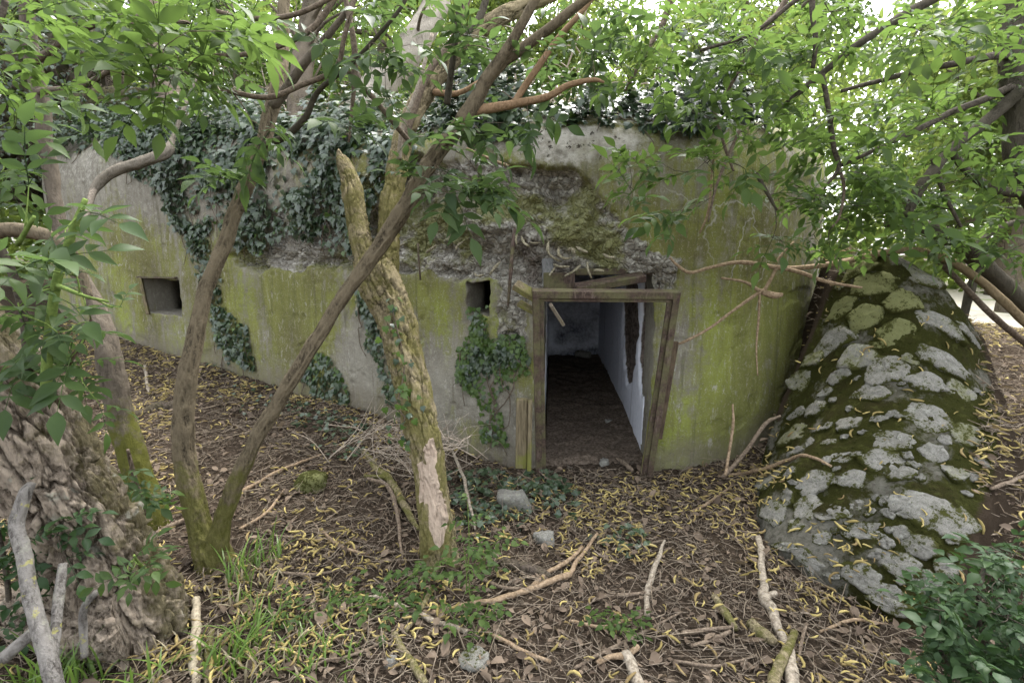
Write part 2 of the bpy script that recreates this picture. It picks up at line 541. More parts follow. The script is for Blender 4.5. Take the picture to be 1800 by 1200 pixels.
def mat_leaf(name, a, b, trans=0.4, gloss=0.38, spec=0.4, under=None, obj_random=True):
    k = NT(name, gloss, spec)
    t = k.attr('tint')
    f = k.math('FRACT', k.math('ADD', t, k.rand())) if obj_random else t
    c = k.mix(f, a, b)
    vein = k.noise(40, 3, 0.5, k.obco)
    c = k.mix(k.math('MULTIPLY', vein, 0.25), c, tuple(x * 1.4 for x in b))
    if under is not None:
        g = k.n('ShaderNodeNewGeometry')
        c = k.mix(g.outputs['Backfacing'], c, under)
    k.color(c)
    tr = k.n('ShaderNodeBsdfTranslucent')
    k.l(k.mix(0.5, c, tuple(min(1, x * y) for x, y in zip(b, (2.3, 2.35, 1.7)))), tr.inputs['Color'])
    mx = k.n('ShaderNodeMixShader'); mx.inputs[0].default_value = trans
    k.l(k.b.outputs[0], mx.inputs[1]); k.l(tr.outputs[0], mx.inputs[2])
    k.l(mx.outputs[0], k.out.inputs['Surface'])
    return k.m
def mat_rust():
    k = NT('rusty painted steel', 0.75, 0.15)
    n1 = k.noise(7, 6, 0.65); n2 = k.noise(60, 5, 0.7)
    c = k.mix(k.step(n2, 0.3, 0.7), (0.035, 0.024, 0.02), (0.095, 0.066, 0.052))
    c = k.mix(k.math('MULTIPLY', k.step(k.noise(1.0, 5, 0.7, k.scaled(k.pos, (40, 40, 5))), 0.52, 0.62), 0.7), c, (0.15, 0.115, 0.095))
    c = k.mix(k.math('MULTIPLY', k.step(n1, 0.4, 0.62), 0.8), c, k.mix(n2, (0.07, 0.07, 0.032), (0.14, 0.135, 0.065)))
    k.color(c); k.bump(n2, 0.5, 0.003)
    return k.m
def mat_timber(name, dark, light, green=0.5):
    k = NT(name, 0.9, 0.08)
    n1 = k.noise(5, 5, 0.65); g = k.noise(1.0, 5, 0.7, k.scaled(k.pos, (70, 70, 6)))
    c = k.mix(k.step(g, 0.3, 0.7), dark, light)
    c = k.mix(k.math('MULTIPLY', k.step(n1, 0.45, 0.65), green), c, (0.15, 0.16, 0.035))
    k.color(c); k.bump(g, 0.7, 0.004)
    return k.m
def mat_mound():
    k = NT('mossy rubble mortar', 0.97, 0.03)
    n1 = k.noise(6, 6, 0.65); n2 = k.noise(30, 6, 0.75); n3 = k.noise(170, 3, 0.7)
    moss = k.mix(n3, (0.018, 0.021, 0.006), (0.064, 0.066, 0.018))
    moss = k.mix(k.math('MULTIPLY', k.step(n1, 0.5, 0.62), 0.6), moss, (0.042, 0.036, 0.016))
    moss = k.mix(k.math('MULTIPLY', k.step(k.noise(19, 5, 0.7), 0.52, 0.66), 0.7), moss, (0.078, 0.082, 0.024))
    moss = k.mix(k.math('MULTIPLY', k.step(k.noise(33, 4, 0.7), 0.56, 0.68), 0.6), moss, (0.012, 0.014, 0.004))
    mort = k.mix(k.step(n2, 0.3, 0.7), (0.075, 0.07, 0.05), (0.19, 0.185, 0.155))
    cl = k.n('ShaderNodeSeparateColor'); k.l(k.voro(42, 'F1', out='Color'), cl.inputs[0])
    mort = k.mix(k.math('MULTIPLY', cl.outputs[0], 0.5), mort, (0.27, 0.26, 0.22))
    soil = k.mix(n2, (0.03, 0.022, 0.015), (0.08, 0.06, 0.042))
    f = k.math('ADD', k.attr('moss'), k.math('MULTIPLY', k.math('SUBTRACT', k.math('ADD', n1, n2), 1.0), 0.9))
    c = k.mix(k.step(f, 0.3, 0.55), mort, moss)
    c = k.mix(k.step(k.math('ADD', k.attr('soil'), k.math('MULTIPLY', k.math('SUBTRACT', n2, 0.5), 0.8)), 0.4, 0.7), c, soil)
    k.color(c); k.bump(k.math('ADD', n2, k.math('MULTIPLY', n3, 0.8)), 1.0, 0.03)
    return k.m
def mat_stone():
    k = NT('lichened granite', 0.95, 0.06)
    n1 = k.noise(11, 5, 0.65); n2 = k.noise(55, 6, 0.75); n3 = k.noise(240, 3, 0.7)
    c = k.mix(k.step(n2, 0.3, 0.7), (0.105, 0.10, 0.085), (0.23, 0.225, 0.2))
    c = k.mix(k.math('MULTIPLY', k.step(n3, 0.5, 0.7), 0.5), c, (0.36, 0.355, 0.325))
    c = k.mix(k.math('MULTIPLY', k.step(k.noise(26, 5, 0.7), 0.56, 0.66), 0.5), c, (0.3, 0.305, 0.265))
    m = k.math('ADD', k.attr('film'), k.math('MULTIPLY', k.math('SUBTRACT', k.math('ADD', n1, n2), 1.0), 1.1))
    c = k.mix(k.math('MULTIPLY', k.step(m, 0.3, 0.75), 0.85), c, k.mix(n2, (0.09, 0.098, 0.03), (0.165, 0.17, 0.06)))
    e = k.math('ADD', k.attr('rim'), k.math('MULTIPLY', k.math('SUBTRACT', k.math('ADD', n1, n2), 1.0), 1.7))
    c = k.mix(k.step(e, 0.4, 0.62), c, k.mix(n3, (0.018, 0.021, 0.006), (0.064, 0.066, 0.018)))
    k.color(c); k.bump(k.math('ADD', n2, k.math('MULTIPLY', n3, 0.5)), 0.8, 0.008)
    return k.m

# ------------------------------------------------------------------ the lie of the land
LINE_A, LINE_B = np.array([0.30, 3.58]), np.array([-5.4, 6.3])     # the foot of the long wall in plan
def on_wall_line(px, py):
    r = ray(px, py)
    m = (LINE_B[1] - LINE_A[1]) / (LINE_B[0] - LINE_A[0])
    t = (LINE_A[1] - m * LINE_A[0]) / (r[1] - m * r[0])
    return CAM + t * r
land = [tuple(on_wall_line(*p)) for p in ((170, 582), (280, 617), (400, 652), (480, 677), (560, 702), (650, 727), (730, 757), (800, 787), (890, 817))]
land += [(0.5, 3.6, 0), (1.1, 3.6, 0), (1.77, 3.74, .02), (0.6, 4.6, 0), (0.8, 6, 0), (0.95, 7.9, 0), (1.6, 8.4, 0), (.3, 8.6, 0),
         (0, 1.4, 0), (-1.5, 1.4, 0.02), (1.3, 1.4, 0), (0, 2.5, 0), (-1, 3, .05), (1, 3, .0), (1.47, 2.58, .0), (1.8, 1.94, .0),
         (-1.5, 2.0, .0), (-2.2, 2.6, .12), (-3.2, 2.4, .2), (-3.6, 4, .4), (-6.5, 5.2, .75), (-8, 8, 1.0),
         (3.1, 2.8, .43), (4.66, 4.4, .87), (3.3, 1.4, .25), (2.3, 1.4, .1), (5.5, 3, .8), (4.2, 5.2, .9), (7, 6, .75), (10, 8, .6),
         (-3, 11, 1.2), (2, 11, .9), (0, -2, 0), (-4, -2, .1), (4, -2, .3), (20, 20, .6), (-20, 20, 1.0), (-20, -15, 0), (20, -15, .2)]
_land = rbf_fit(land)
def gz(x, y):
    x = np.asarray(x, float); y = np.asarray(y, float)
    far = sstep(14, 40, np.hypot(x, y))
    z = _land(x, y) * (1 - far) + 0.6 * far
    P = np.stack([x, y, 0 * x], -1)
    return z + (1 - far) * (0.07 * (fbm(P * 1.7, 3) - 0.5) + 0.035 * (fbm(P * 9, 3) - 0.5))

_left = [at(*q) for q in ((1342, 815, 3.62), (1368, 720, 3.66), (1400, 650, 3.68), (1440, 560, 3.66), (1462, 480, 3.6))]
_top = [at(*q) for q in ((1500, 452, 3.5), (1570, 447, 3.4), (1650, 490, 3.3))]
_right = [at(*q) for q in ((1722, 600, 3.2), (1748, 720, 2.8), (1748, 850, 2.45), (1700, 1000, 2.12))]
_mid = [at(*q) for q in ((1550, 780, 2.74), (1470, 880, 2.66), (1610, 640, 3.0), (1500, 640, 3.28), (1640, 870, 2.42), (1420, 950, 2.52), (1540, 960, 2.36), (1560, 540, 3.25), (1400, 800, 2.95), (1680, 720, 2.82))]
_base = [np.array(q) for q in ((1.62, 2.98, .0), (1.47, 2.58, .02), (1.54, 2.24, .02), (1.78, 1.93, .02), (2.0, 1.90, .12))]
_back = [_top[0] + [.1, .5, .02], _top[1] + [.15, .6, .03], _top[2] + [.25, .6, -.05], _right[0] + [.3, .4, -.05], _right[1] + [.35, .2, -.1]]
MOUND_POLY = [tuple(q[:2]) for q in (_base[::1] + [_right[3], _right[2] + [.02, -.02, 0], _right[1] + [.06, -.03, 0], _right[0] + [.08, 0, 0], _back[3], _back[2], _back[1], _back[0]] + _left[::-1])]
_mound = rbf_fit(_left + _top + _right + _mid + _base + _back, 0.04)
def mz(x, y):
    """Top of the rubble retaining wall."""
    x = np.asarray(x, float); y = np.asarray(y, float)
    P = np.stack([x, y, 0 * x], -1)
    sd = poly_sd(x, y, MOUND_POLY) + 0.05 * (fbm(P * 6, 3) - 0.5)
    z = _mound(x, y) + 0.10 * (fbm(P * 4 + 5, 3) - 0.5) + 0.06 * (fbm(P * 15, 4, .6) - 0.45)
    soft = sstep(1.9, 2.6, x) * sstep(3.9, 3.2, y)
    return np.where(sd < 0, np.maximum(z, -0.3), z - (6 - 4.2 * soft) * sd)
def top_z(x, y): return np.maximum(gz(x, y), np.where(poly_sd(x, y, MOUND_POLY) < 0.5, mz(x, y), -9))
def hit(px, py, f=None, tmax=14.0):
    """Where the sight line through a pixel of the photograph meets the ground (or the surface f)."""
    f = f or gz
    r = ray(px, py)
    t = np.linspace(1.0, tmax, 1400)
    P = CAM + t[:, None] * r
    below = np.nonzero(P[:, 2] < f(P[:, 0], P[:, 1]))[0]
    if not len(below): return CAM + tmax * r
    k = max(below[0], 1)
    a, b = t[k - 1], t[k]
    for _ in range(12):
        m = (a + b) / 2; q = CAM + m * r
        if q[2] < f(q[0], q[1]): b = m
        else: a = m
    return CAM + b * r

soil = mat_soil()
def axis(lo, hi, step, far):
    a = list(np.arange(lo, hi + 1e-6, step))
    s = step
    while a[-1] < far: s *= 1.22; a.append(a[-1] + s)
    s = step
    while a[0] > -far: s *= 1.22; a.insert(0, a[0] - s)
    return np.array(a)
gx, gy = axis(-4.2, 4.6, 0.024, 300), axis(1.0, 5.6, 0.024, 300)
GX, GY = np.meshgrid(gx, gy)
GZ = gz(GX.ravel(), GY.ravel())
Pn = np.stack([GX.ravel(), GY.ravel(), 0 * GZ], -1)
near = 1 - sstep(5, 12, np.hypot(Pn[:, 0], Pn[:, 1]))
GZ = GZ + near * (0.028 * (ridged(Pn * 13, 2) - 0.6) + 0.018 * (fbm(Pn * 45, 2) - 0.5))
obj('ground', np.stack([GX.ravel(), GY.ravel(), GZ], -1), grid_quads(len(gy), len(gx)), mat=soil, kind='structure')

# pale open track seen through the gap at the right
fx, fy = np.meshgrid(np.linspace(5.2, 40, 90), np.linspace(4.2, 40, 90))
edge = poly_sd(fx, fy, [(5.6, 4.4), (9, 4.2), (40, 10), (40, 40), (14, 40), (7, 9)]) + 0.5 * (fbm(np.stack([fx, fy, 0 * fx], -1) * 0.9, 3) - 0.5)
fz = gz(fx.ravel(), fy.ravel()).reshape(fx.shape) + 0.05 - 0.3 * np.clip(edge, 0, 1)
obj('path', np.stack([fx, fy, fz], -1).reshape(-1, 3), grid_quads(90, 90), mat=mat_field(), kind='structure')

# ------------------------------------------------------------------ the bunker
plan = spline([(-3.2, 10.9), (-5.2, 11.0), (-6.7, 10.2), (-7.5, 8.9), (-7.2, 7.7), (-6.4, 6.85), (-5.5, 6.34), (-4.3, 5.77), (-3.14, 5.22), (-2.0, 4.68), (-1.0, 4.19),
               (-0.35, 3.84), (0.12, 3.64), (0.6, 3.58), (1.2, 3.58), (1.68, 3.65), (2.17, 3.84), (2.62, 4.14), (2.92, 4.62), (3.05, 5.3), (2.9, 6.6), (2.3, 7.9), (1.2, 8.8), (-1.0, 10.0), (-3.2, 10.9)], 4500)
L = np.concatenate([[0], np.cumsum(np.hypot(*np.diff(plan, axis=0).T))])
LEN = L[-1]
SP0, SP1 = np.array([-5.3, 8.6]), np.array([1.2, 6.3])
W_TOP, R_IN, R_UP, ROOF = 2.25, 0.42, 0.48, 0.32
def PL(s): return np.stack([np.interp(s, L, plan[:, 0]), np.interp(s, L, plan[:, 1])], -1)
_s_right = L[np.argmin(np.hypot(plan[:, 0] - 0.3, plan[:, 1] - 3.6))]
def lift(s): return 0.5 * (1 - sstep(-6.5, 0.3, PL(s)[..., 0]))
def inward(s):
    p = PL(s)
    d = SP1 - SP0
    t = np.clip(((p - SP0) @ d) / (d @ d), 0, 1)
    q = SP0 + t[..., None] * d
    v = q - p
    n = np.linalg.norm(v, axis=-1)
    return v / n[..., None], n
H_WALL = W_TOP + 0.3                       # h runs from -0.3 up the wall, then over the shoulder and across the roof
H_END = W_TOP + 0.75 + 1.0
def bunker(s, h):
    """Point of the undamaged concrete at s along the plan, h up the section."""
    s = np.asarray(s, float); h = np.asarray(h, float)
    d, n = inward(s)
    k = np.clip((h - W_TOP) / 0.75, 0, 1) * np.pi / 2
    roof = np.clip(h - W_TOP - 0.75, 0, 1)
    inn = 0.03 * np.clip(h, 0, W_TOP) + R_IN * (1 - np.cos(k)) + roof * (n - R_IN - 0.03 * W_TOP)
    z = np.minimum(h, W_TOP) + R_UP * np.sin(k) + ROOF * (1 - (1 - roof) ** 2)
    z = z + lift(s) * np.clip((z - 0.2) / 2.5, 0, 1.2)
    p = PL(s) + inn[..., None] * d
    return np.stack([p[..., 0], p[..., 1], z], -1)
_cs, _ch = np.meshgrid(np.linspace(2.5, LEN - 6.0, 500), np.linspace(-0.2, W_TOP + 1.2, 150))
_cP = bunker(_cs, _ch)
_cx, _cy, _cd = project(_cP)
def wall(px, py):
    """(s, h) of the concrete face at a pixel of the photograph."""
    e = np.hypot(_cx - px, _cy - py) + 4.0 * _cd
    k = np.unravel_index(np.argmin(e), e.shape)
    s, h = _cs[k], _ch[k]
    for _ in range(6):
        x0, y0, _d = project(bunker(s, h))
        xs, ys, _d = project(bunker(s + .002, h)); xh, yh, _d = project(bunker(s, h + .002))
        J = np.array([[xs - x0, xh - x0], [ys - y0, yh - y0]]) / .002
        try: ds = np.linalg.solve(J, [px - x0, py - y0])
        except np.linalg.LinAlgError: break
        ds = np.clip(ds, -.1, .1)
        s, h = s + ds[0], h + ds[1]
    return float(s), float(h)
def wall_poly(pts): return np.array([wall(*p) for p in pts])

# openings: left loophole, small one by the door, doorway
def rect(px0, py0, px1, py1):
    a, b = wall(px0, (py0 + py1) / 2), wall(px1, (py0 + py1) / 2)
    c, d = wall((px0 + px1) / 2, py0), wall((px0 + px1) / 2, py1)
    return [a[0], b[0], d[1], c[1]]
open_left = rect(255, 490, 318, 552)
open_mid = rect(820, 494, 861, 552)
s_dl = L[np.argmin(np.abs(plan[:, 0] - 0.235) + 9 * (plan[:, 1] > 5))]
s_dr = L[np.argmin(np.abs(plan[:, 0] - 1.07) + 9 * (plan[:, 1] > 5))]
open_door = [s_dl, s_dr, -0.3, 1.52]
OPEN = [open_left, open_mid, open_door]

def ticks(lo, hi, cuts, step):
    cuts = sorted([lo] + list(cuts) + [hi])
    out = [lo]
    for a, b in zip(cuts[:-1], cuts[1:]):
        m = (a + b) / 2
        n = max(1, int(round((b - a) / step(m))))
        out += list(np.linspace(a, b, n + 1)[1:])
    return np.array(out)
s_l, s_r = L[np.argmin(np.abs(plan[:, 0] + 2.2) + (plan[:, 1] > 7) * 9)], L[np.argmin(np.abs(plan[:, 0] - 2.2) + (plan[:, 1] > 5) * 9)]
s_far = L[np.argmin(np.abs(plan[:, 0] + 5.9) + (plan[:, 1] > 8) * 9)]
cuts_s = [s_l, s_r, s_far, s_r + 1.0, 1.0] + [v for o in OPEN for v in o[:2]]
S = ticks(0, LEN, cuts_s, lambda m: 0.0145 if s_l < m < s_r else (0.024 if s_far < m < s_r + 1.0 else 0.2))
H = ticks(-0.3, H_END, [W_TOP, W_TOP + .75] + [v for o in OPEN for v in o[2:] if v > -0.29], lambda m: 0.0145 if m < W_TOP + 0.4 else (0.03 if m < W_TOP + .75 else 0.05))
SS, HH = np.meshgrid(S, H)
ns, nh = len(S), len(H)
B0 = bunker(SS, HH)
dS = bunker(SS + .004, HH) - bunker(SS - .004, HH)
dH = bunker(SS, HH + .004) - bunker(SS, HH - .004)
NRM = unit(np.cross(dS, dH))
if (NRM[nh // 4, ns // 2] @ np.array([0, -1, 0])) < 0: NRM = -NRM
sh = np.stack([SS, HH, 0 * SS], -1)

# where the concrete has broken away down to the aggregate
spall_poly = wall_poly([(590, 330), (640, 290), (740, 275), (850, 275), (915, 292), (1000, 296), (1035, 318), (1050, 350), (1085, 385), (1120, 410), (1150, 440),
                        (1190, 455), (1195, 490), (1180, 530), (935, 520), (930, 600), (905, 650), (885, 600), (870, 500), (815, 492), (770, 482),
                        (700, 482), (640, 470), (560, 470), (500, 478), (420, 475), (400, 450), (430, 380), (520, 350)])
wob = 0.16 * (fbm(sh * 5, 4) - 0.5) + 0.05 * (fbm(sh * 22, 3) - 0.5)
sd = poly_sd(SS, HH, spall_poly) + wob
spall = sstep(0.02, -0.045, sd)
def blob(lst):
    o = np.zeros_like(SS)
    for px, py, rx, ry, v in lst:
        s0, h0 = wall(px, py)
        d = depth_of(bunker(s0, h0))
        g = abs(project(bunker(s0 + .01, h0))[0] - project(bunker(s0 - .01, h0))[0]) / .02
        o = np.maximum(o, v * np.exp(-(((SS - s0) / (rx / g)) ** 2 + ((HH - h0) / (ry * float(d) / FPX)) ** 2)))
    return o
algae = np.clip(0.56 + 1.0 * (fbm(sh * np.array([2.2, .9, 1]), 4) - 0.5) + blob([
    (520, 530, 110, 70, .5), (600, 560, 40, 60, .3), (700, 560, 40, 90, .35), (1150, 400, 60, 60, .2), (1320, 560, 90, 130, .6), (1260, 700, 90, 110, .55), (1200, 430, 120, 60, .35),
    (1390, 560, 40, 150, .7), (880, 590, 40, 50, .4), (920, 660, 30, 60, .5), (750, 520, 70, 60, .35), (240, 430, 50, 60, .25), (820, 760, 40, 40, .4)]) - blob([
    (640, 640, 50, 70, .6), (740, 660, 60, 80, .45), (300, 300, 200, 60, .6), (120, 300, 100, 80, .6), (870, 700, 40, 60, .4), (1200, 640, 26, 120, .3), (1120, 320, 120, 40, .25)]), 0, 1.2)
green = np.clip(blob([(500, 520, 100, 70, .9), (430, 560, 50, 60, .7), (610, 520, 50, 60, .8), (1330, 600, 70, 150, .9), (1290, 730, 50, 80, .9), (700, 520, 60, 60, .6), (920, 640, 40, 60, .7), (1140, 420, 60, 40, .5), (1400, 520, 40, 140, .7)])
                + 0.5 * (fbm(sh * np.array([3, 1.0, 1]) + 7, 3) - 0.5), 0, 1)
pale = np.clip(blob([(1000, 250, 120, 50, .95), (900, 250, 60, 30, .6), (1090, 250, 70, 45, .75), (150, 290, 90, 70, .45), (110, 350, 60, 60, .2)]), 0, 1) * (1 - spall)
pale = np.maximum(pale, 0.4 * sstep(W_TOP + .1, W_TOP + .5, HH))
gzb = gz(B0[..., 0].ravel(), B0[..., 1].ravel()).reshape(SS.shape)
damp_shade = np.clip(1.0 - (B0[..., 2] - gzb) / (0.22 + 0.3 * fbm(sh * np.array([4, 1, 1]), 3)), 0, 1)
damp_shade = np.maximum(damp_shade, blob([(240, 420, 40, 50, .55), (930, 470, 30, 40, .5)]))
moss = np.clip(0.5 + 1.4 * (fbm(sh * 3.6 + 3, 4) - 0.5) + blob([(870, 360, 70, 40, .5), (1020, 350, 40, 40, .4), (1030, 400, 60, 40, .4), (780, 380, 60, 40, .3), (960, 330, 40, 20, -.3)])
               - blob([(880, 410, 50, 40, .7), (960, 310, 50, 25, .8), (870, 460, 60, 30, .5), (990, 460, 60, 30, .5)]), 0, 1)
rust = blob([(930, 470, 16, 40, .9), (985, 480, 40, 20, .8), (915, 440, 14, 30, .7)])
veinm = blob([(1250, 400, 120, 90, 1), (1150, 420, 70, 60, .8), (240, 440, 60, 70, 1), (520, 520, 80, 50, .35), (1320, 460, 60, 60, .7), (600, 620, 40, 40, .3)])

# relief: broken core set back in steps, lumps of aggregate standing out of it
w1, w2, wid = worley(sh * np.array([15, 17, 1]) + 0.35 * (fbm(sh * 9, 2) - 0.5)[..., None])
v1, v2, vid = worley(sh * np.array([34, 36, 1]) + 40)
lump = (1 - sstep(0.22, 0.58, w1)) * np.where(wid > .35, .3 + .7 * wid, 0)
pit = 0.04 + 0.20 * sstep(0.42, 0.75, fbm(sh * 2.3 + 31, 4)) + 0.13 * sstep(0.0, -0.35, sd)
ledge = blob([(740, 440, 150, 14, .06), (880, 470, 70, 22, .06), (1000, 470, 90, 26, .12), (700, 345, 150, 18, .05), (900, 300, 60, 16, .04), (990, 440, 80, 12, .06), (560, 460, 130, 14, .12), (480, 470, 80, 10, .1)])
jut = blob([(855, 395, 60, 26, .16), (960, 415, 80, 22, .07), (800, 365, 60, 26, .07), (1080, 455, 50, 26, .07), (890, 420, 30, 26, .08)])
inn = spall * (pit * 0.75 + ledge - jut - 0.06 * lump - 0.034 * (1 - sstep(.2, .55, v1)) * (.3 + .7 * vid) - 0.09 * (ridged(sh * 6, 4) - 0.5) - 0.03 * (fbm(sh * 30, 2) - .5))
skin = 0.010 * (fbm(sh * 1.4, 3) - 0.5) + 0.004 * (fbm(sh * 16, 3) - 0.5)
board = 0.0025 * np.sign(np.sin(SS * 2 * np.pi / 0.42 + 6 * (fbm(sh * np.array([0, .8, 0]) + 2, 2) - .5)))
chipz = sstep(0.66, 0.72, fbm(sh * 6 + 50, 4)) * 0.010
B = B0 + NRM * ((1 - spall) * (skin + board - chipz) - inn)[..., None]
# broken edges of the openings
for o in OPEN:
    ed = np.maximum(np.maximum(o[0] - SS, SS - o[1]), np.maximum(o[2] - HH, HH - o[3]))
    nearo = 1 - sstep(0.0, 0.12, np.abs(ed))
    q = np.stack([fbm(sh * 14 + 3, 3) - .5, fbm(sh * 14 + 77, 3) - .5], -1)
    B = B + nearo[..., None] * 0.05 * (q[..., :1] * unit(dS) + q[..., 1:] * unit(dH))
Qall = grid_quads(nh, ns)
sm = (S[:-1] + S[1:]) / 2; hm = (H[:-1] + H[1:]) / 2
keep = np.ones((nh - 1, ns - 1), bool)
for o in OPEN:
    keep &= ~(((sm > o[0]) & (sm < o[1]))[None] & ((hm > o[2]) & (hm < o[3]))[:, None])
BV = [B.reshape(-1, 3)]; BQ = [Qall[keep.ravel()]]; nV = ns * nh
at_b = {k: [v.ravel()] for k, v in dict(spall=spall, algae=algae, pale=pale, damp_shade=damp_shade, moss=moss, green=green, rust=rust, vein=veinm).items()}
def reveal(o, dirv, rings):
    """The thickness of the wall round an opening: the broken edge carried inwards ring by ring (depth, scale); closes with a back if rings end in None."""
    global nV
    i0, i1 = [int(np.argmin(np.abs(S - v))) for v in o[:2]]
    j0, j1 = [int(np.argmin(np.abs(H - v))) for v in o[2:]]
    loop = [(j, i0) for j in range(j1, j0, -1)] + [(j0, i) for i in range(i0, i1)] + [(j, i1) for j in range(j0, j1)] + [(j1, i) for i in range(i1, i0, -1)]
    idx = np.array([j * ns + i for j, i in loop])
    P = B.reshape(-1, 3)[idx]
    flat = bunker(np.array([S[i] for _, i in loop]), np.array([H[j] for j, _ in loop]))
    c = flat.mean(0)
    prev = idx
    n = len(loop)
    for d, k in rings:
        if k is None:
            BV.append(c[None] + dirv * (d + .02)); tip = nV; nV += 1
            a = prev; b = np.roll(prev, -1)
            BQ.append(np.stack([a, b, np.full(n, tip), np.full(n, tip)], 1)[:, [0, 1, 2, 2]])
            for nm in at_b: at_b[nm].append(np.full(1, 0.0))
            continue
        f = min(1, d / 0.15)
        ring = c + ((P * (1 - f) + flat * f) - c) * k + dirv * d
        ring = ring + 0.012 * (np.stack([fbm(ring * 18 + q, 2) for q in (0, 9, 18)], -1) - 0.5)
        cur = np.arange(nV, nV + n); nV += n
        BV.append(ring)
        a, b = prev, np.roll(prev, -1); e, g = cur, np.roll(cur, -1)
        BQ.append(np.stack([a, b, g, e], 1))
        for nm in at_b: at_b[nm].append(np.full(n, {'spall': .1, 'algae': .12, 'damp_shade': .35 if d < .43 else 1.3}.get(nm, 0.0)))  # deep rings: shade of the loophole rooms painted in as darker colour
        prev = cur
CORR = unit(np.array([0.40, 4.3, 0.0]))
d0 = np.append(inward(np.array([(open_left[0] + open_left[1]) / 2]))[0][0], 0)
d1 = np.append(inward(np.array([(open_mid[0] + open_mid[1]) / 2]))[0][0], 0)
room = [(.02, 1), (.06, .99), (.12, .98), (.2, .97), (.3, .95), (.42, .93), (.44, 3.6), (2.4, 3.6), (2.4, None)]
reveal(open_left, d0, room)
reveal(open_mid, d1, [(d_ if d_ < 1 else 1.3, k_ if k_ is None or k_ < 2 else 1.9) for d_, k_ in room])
reveal(open_door, CORR, [(.02, 1), (.05, 1), (.09, .995), (.14, .99), (.2, .985), (.27, .985), (.34, .985)])
bunk = thing('bunker', 'low rounded concrete bunker with green algae, broken face and open doorway', 'bunker', (-2.0, 5.6, 0.2))
VV = np.vstack(BV); QQ = np.vstack(BQ)
tri = QQ[:, 2] == QQ[:, 3]
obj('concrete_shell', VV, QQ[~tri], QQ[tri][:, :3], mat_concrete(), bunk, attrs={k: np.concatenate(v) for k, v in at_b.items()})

# passage behind the doorway
lime = mat_plaster()
def passage_wall(name, a, b, z0, z1, side, chips=(), grime=0.0):
    a = np.array(a); b = np.array(b)
    n = int(np.hypot(*(b - a)) / 0.02); m = int((z1 - z0) / 0.02)
    u, w = np.meshgrid(np.linspace(0, 1, n), np.linspace(z0, z1, m))
    ln = np.hypot(*(b - a))
    nr = np.array([-(b - a)[1], (b - a)[0]]) / ln * side
    sh_ = np.stack([u * ln, w, 0 * u], -1)
    chip = np.zeros_like(u)
    for (uu, ww, ru, rw) in chips:
        e = ((u * ln - uu) / ru) ** 2 + ((w - ww) / rw) ** 2
        chip = np.maximum(chip, sstep(1.25, 0.75, e + 1.1 * (fbm(sh_ * np.array([9, 5, 1]), 4) - 0.5)))
    off = 0.012 * (fbm(sh_ * 2.2, 3) - .5) - chip * (0.025 + 0.05 * ridged(sh_ * np.array([22, 8, 1]), 3))
    P = np.stack([a[0] + (b - a)[0] * u + nr[0] * off, a[1] + (b - a)[1] * u + nr[1] * off, w], -1)
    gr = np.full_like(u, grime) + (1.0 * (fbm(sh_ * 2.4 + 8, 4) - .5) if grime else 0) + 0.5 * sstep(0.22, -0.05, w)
    q = grid_quads(m, n)
    if side > 0: q = q[:, ::-1]
    obj(name, P.reshape(-1, 3), q, mat=lime, parent=bunk, attrs={'chip': chip.ravel(), 'grime': gr.ravel()})
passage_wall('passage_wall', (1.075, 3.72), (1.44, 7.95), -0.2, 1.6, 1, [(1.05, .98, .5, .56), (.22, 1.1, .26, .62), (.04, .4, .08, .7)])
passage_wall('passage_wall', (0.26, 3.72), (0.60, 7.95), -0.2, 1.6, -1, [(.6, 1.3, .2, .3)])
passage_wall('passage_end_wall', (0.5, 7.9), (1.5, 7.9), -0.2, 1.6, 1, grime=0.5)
fu, fv = np.meshgrid(np.linspace(0, 1, 40), np.linspace(3.62, 7.92, 200))
fX = .27 + (fv - 3.7) * .084 + fu * .82; fZ = gz(fX.ravel(), fv.ravel()).reshape(fX.shape) + .035
fP = np.stack([fX, fv, fZ], -1).reshape(-1, 3)
fP[:, 2] += .03 * (fbm(fP * 7, 4, .6) - .5) - .05 * sstep(3.75, 3.62, fP[:, 1])
earth = NT('dry trodden earth', .97, .03)
earth.color(earth.mix(earth.step(earth.noise(38, 6, .75), .35, .65), (.05, .038, .028), (.16, .128, .1))); earth.bump(earth.noise(60, 5, .75), .9, .01)
obj('passage_floor', fP, grid_quads(200, 40), mat=earth.m, parent=bunk)
V, Q = np.array([(0.2, 3.93, 1.57), (1.16, 3.93, 1.57), (1.55, 8.0, 1.57), (0.45, 8.0, 1.57)]), np.array([[0, 1, 2, 3]])
obj('passage_ceiling', np.vstack([V, V + [0, 0, .1]]), [[0, 1, 2, 3], [7, 6, 5, 4], [0, 4, 5, 1], [1, 5, 6, 2], [2, 6, 7, 3], [3, 7, 4, 0]], mat=lime, parent=bunk, attrs={'chip': np.zeros(8), 'grime': np.full(8, .1)}, smooth=False)

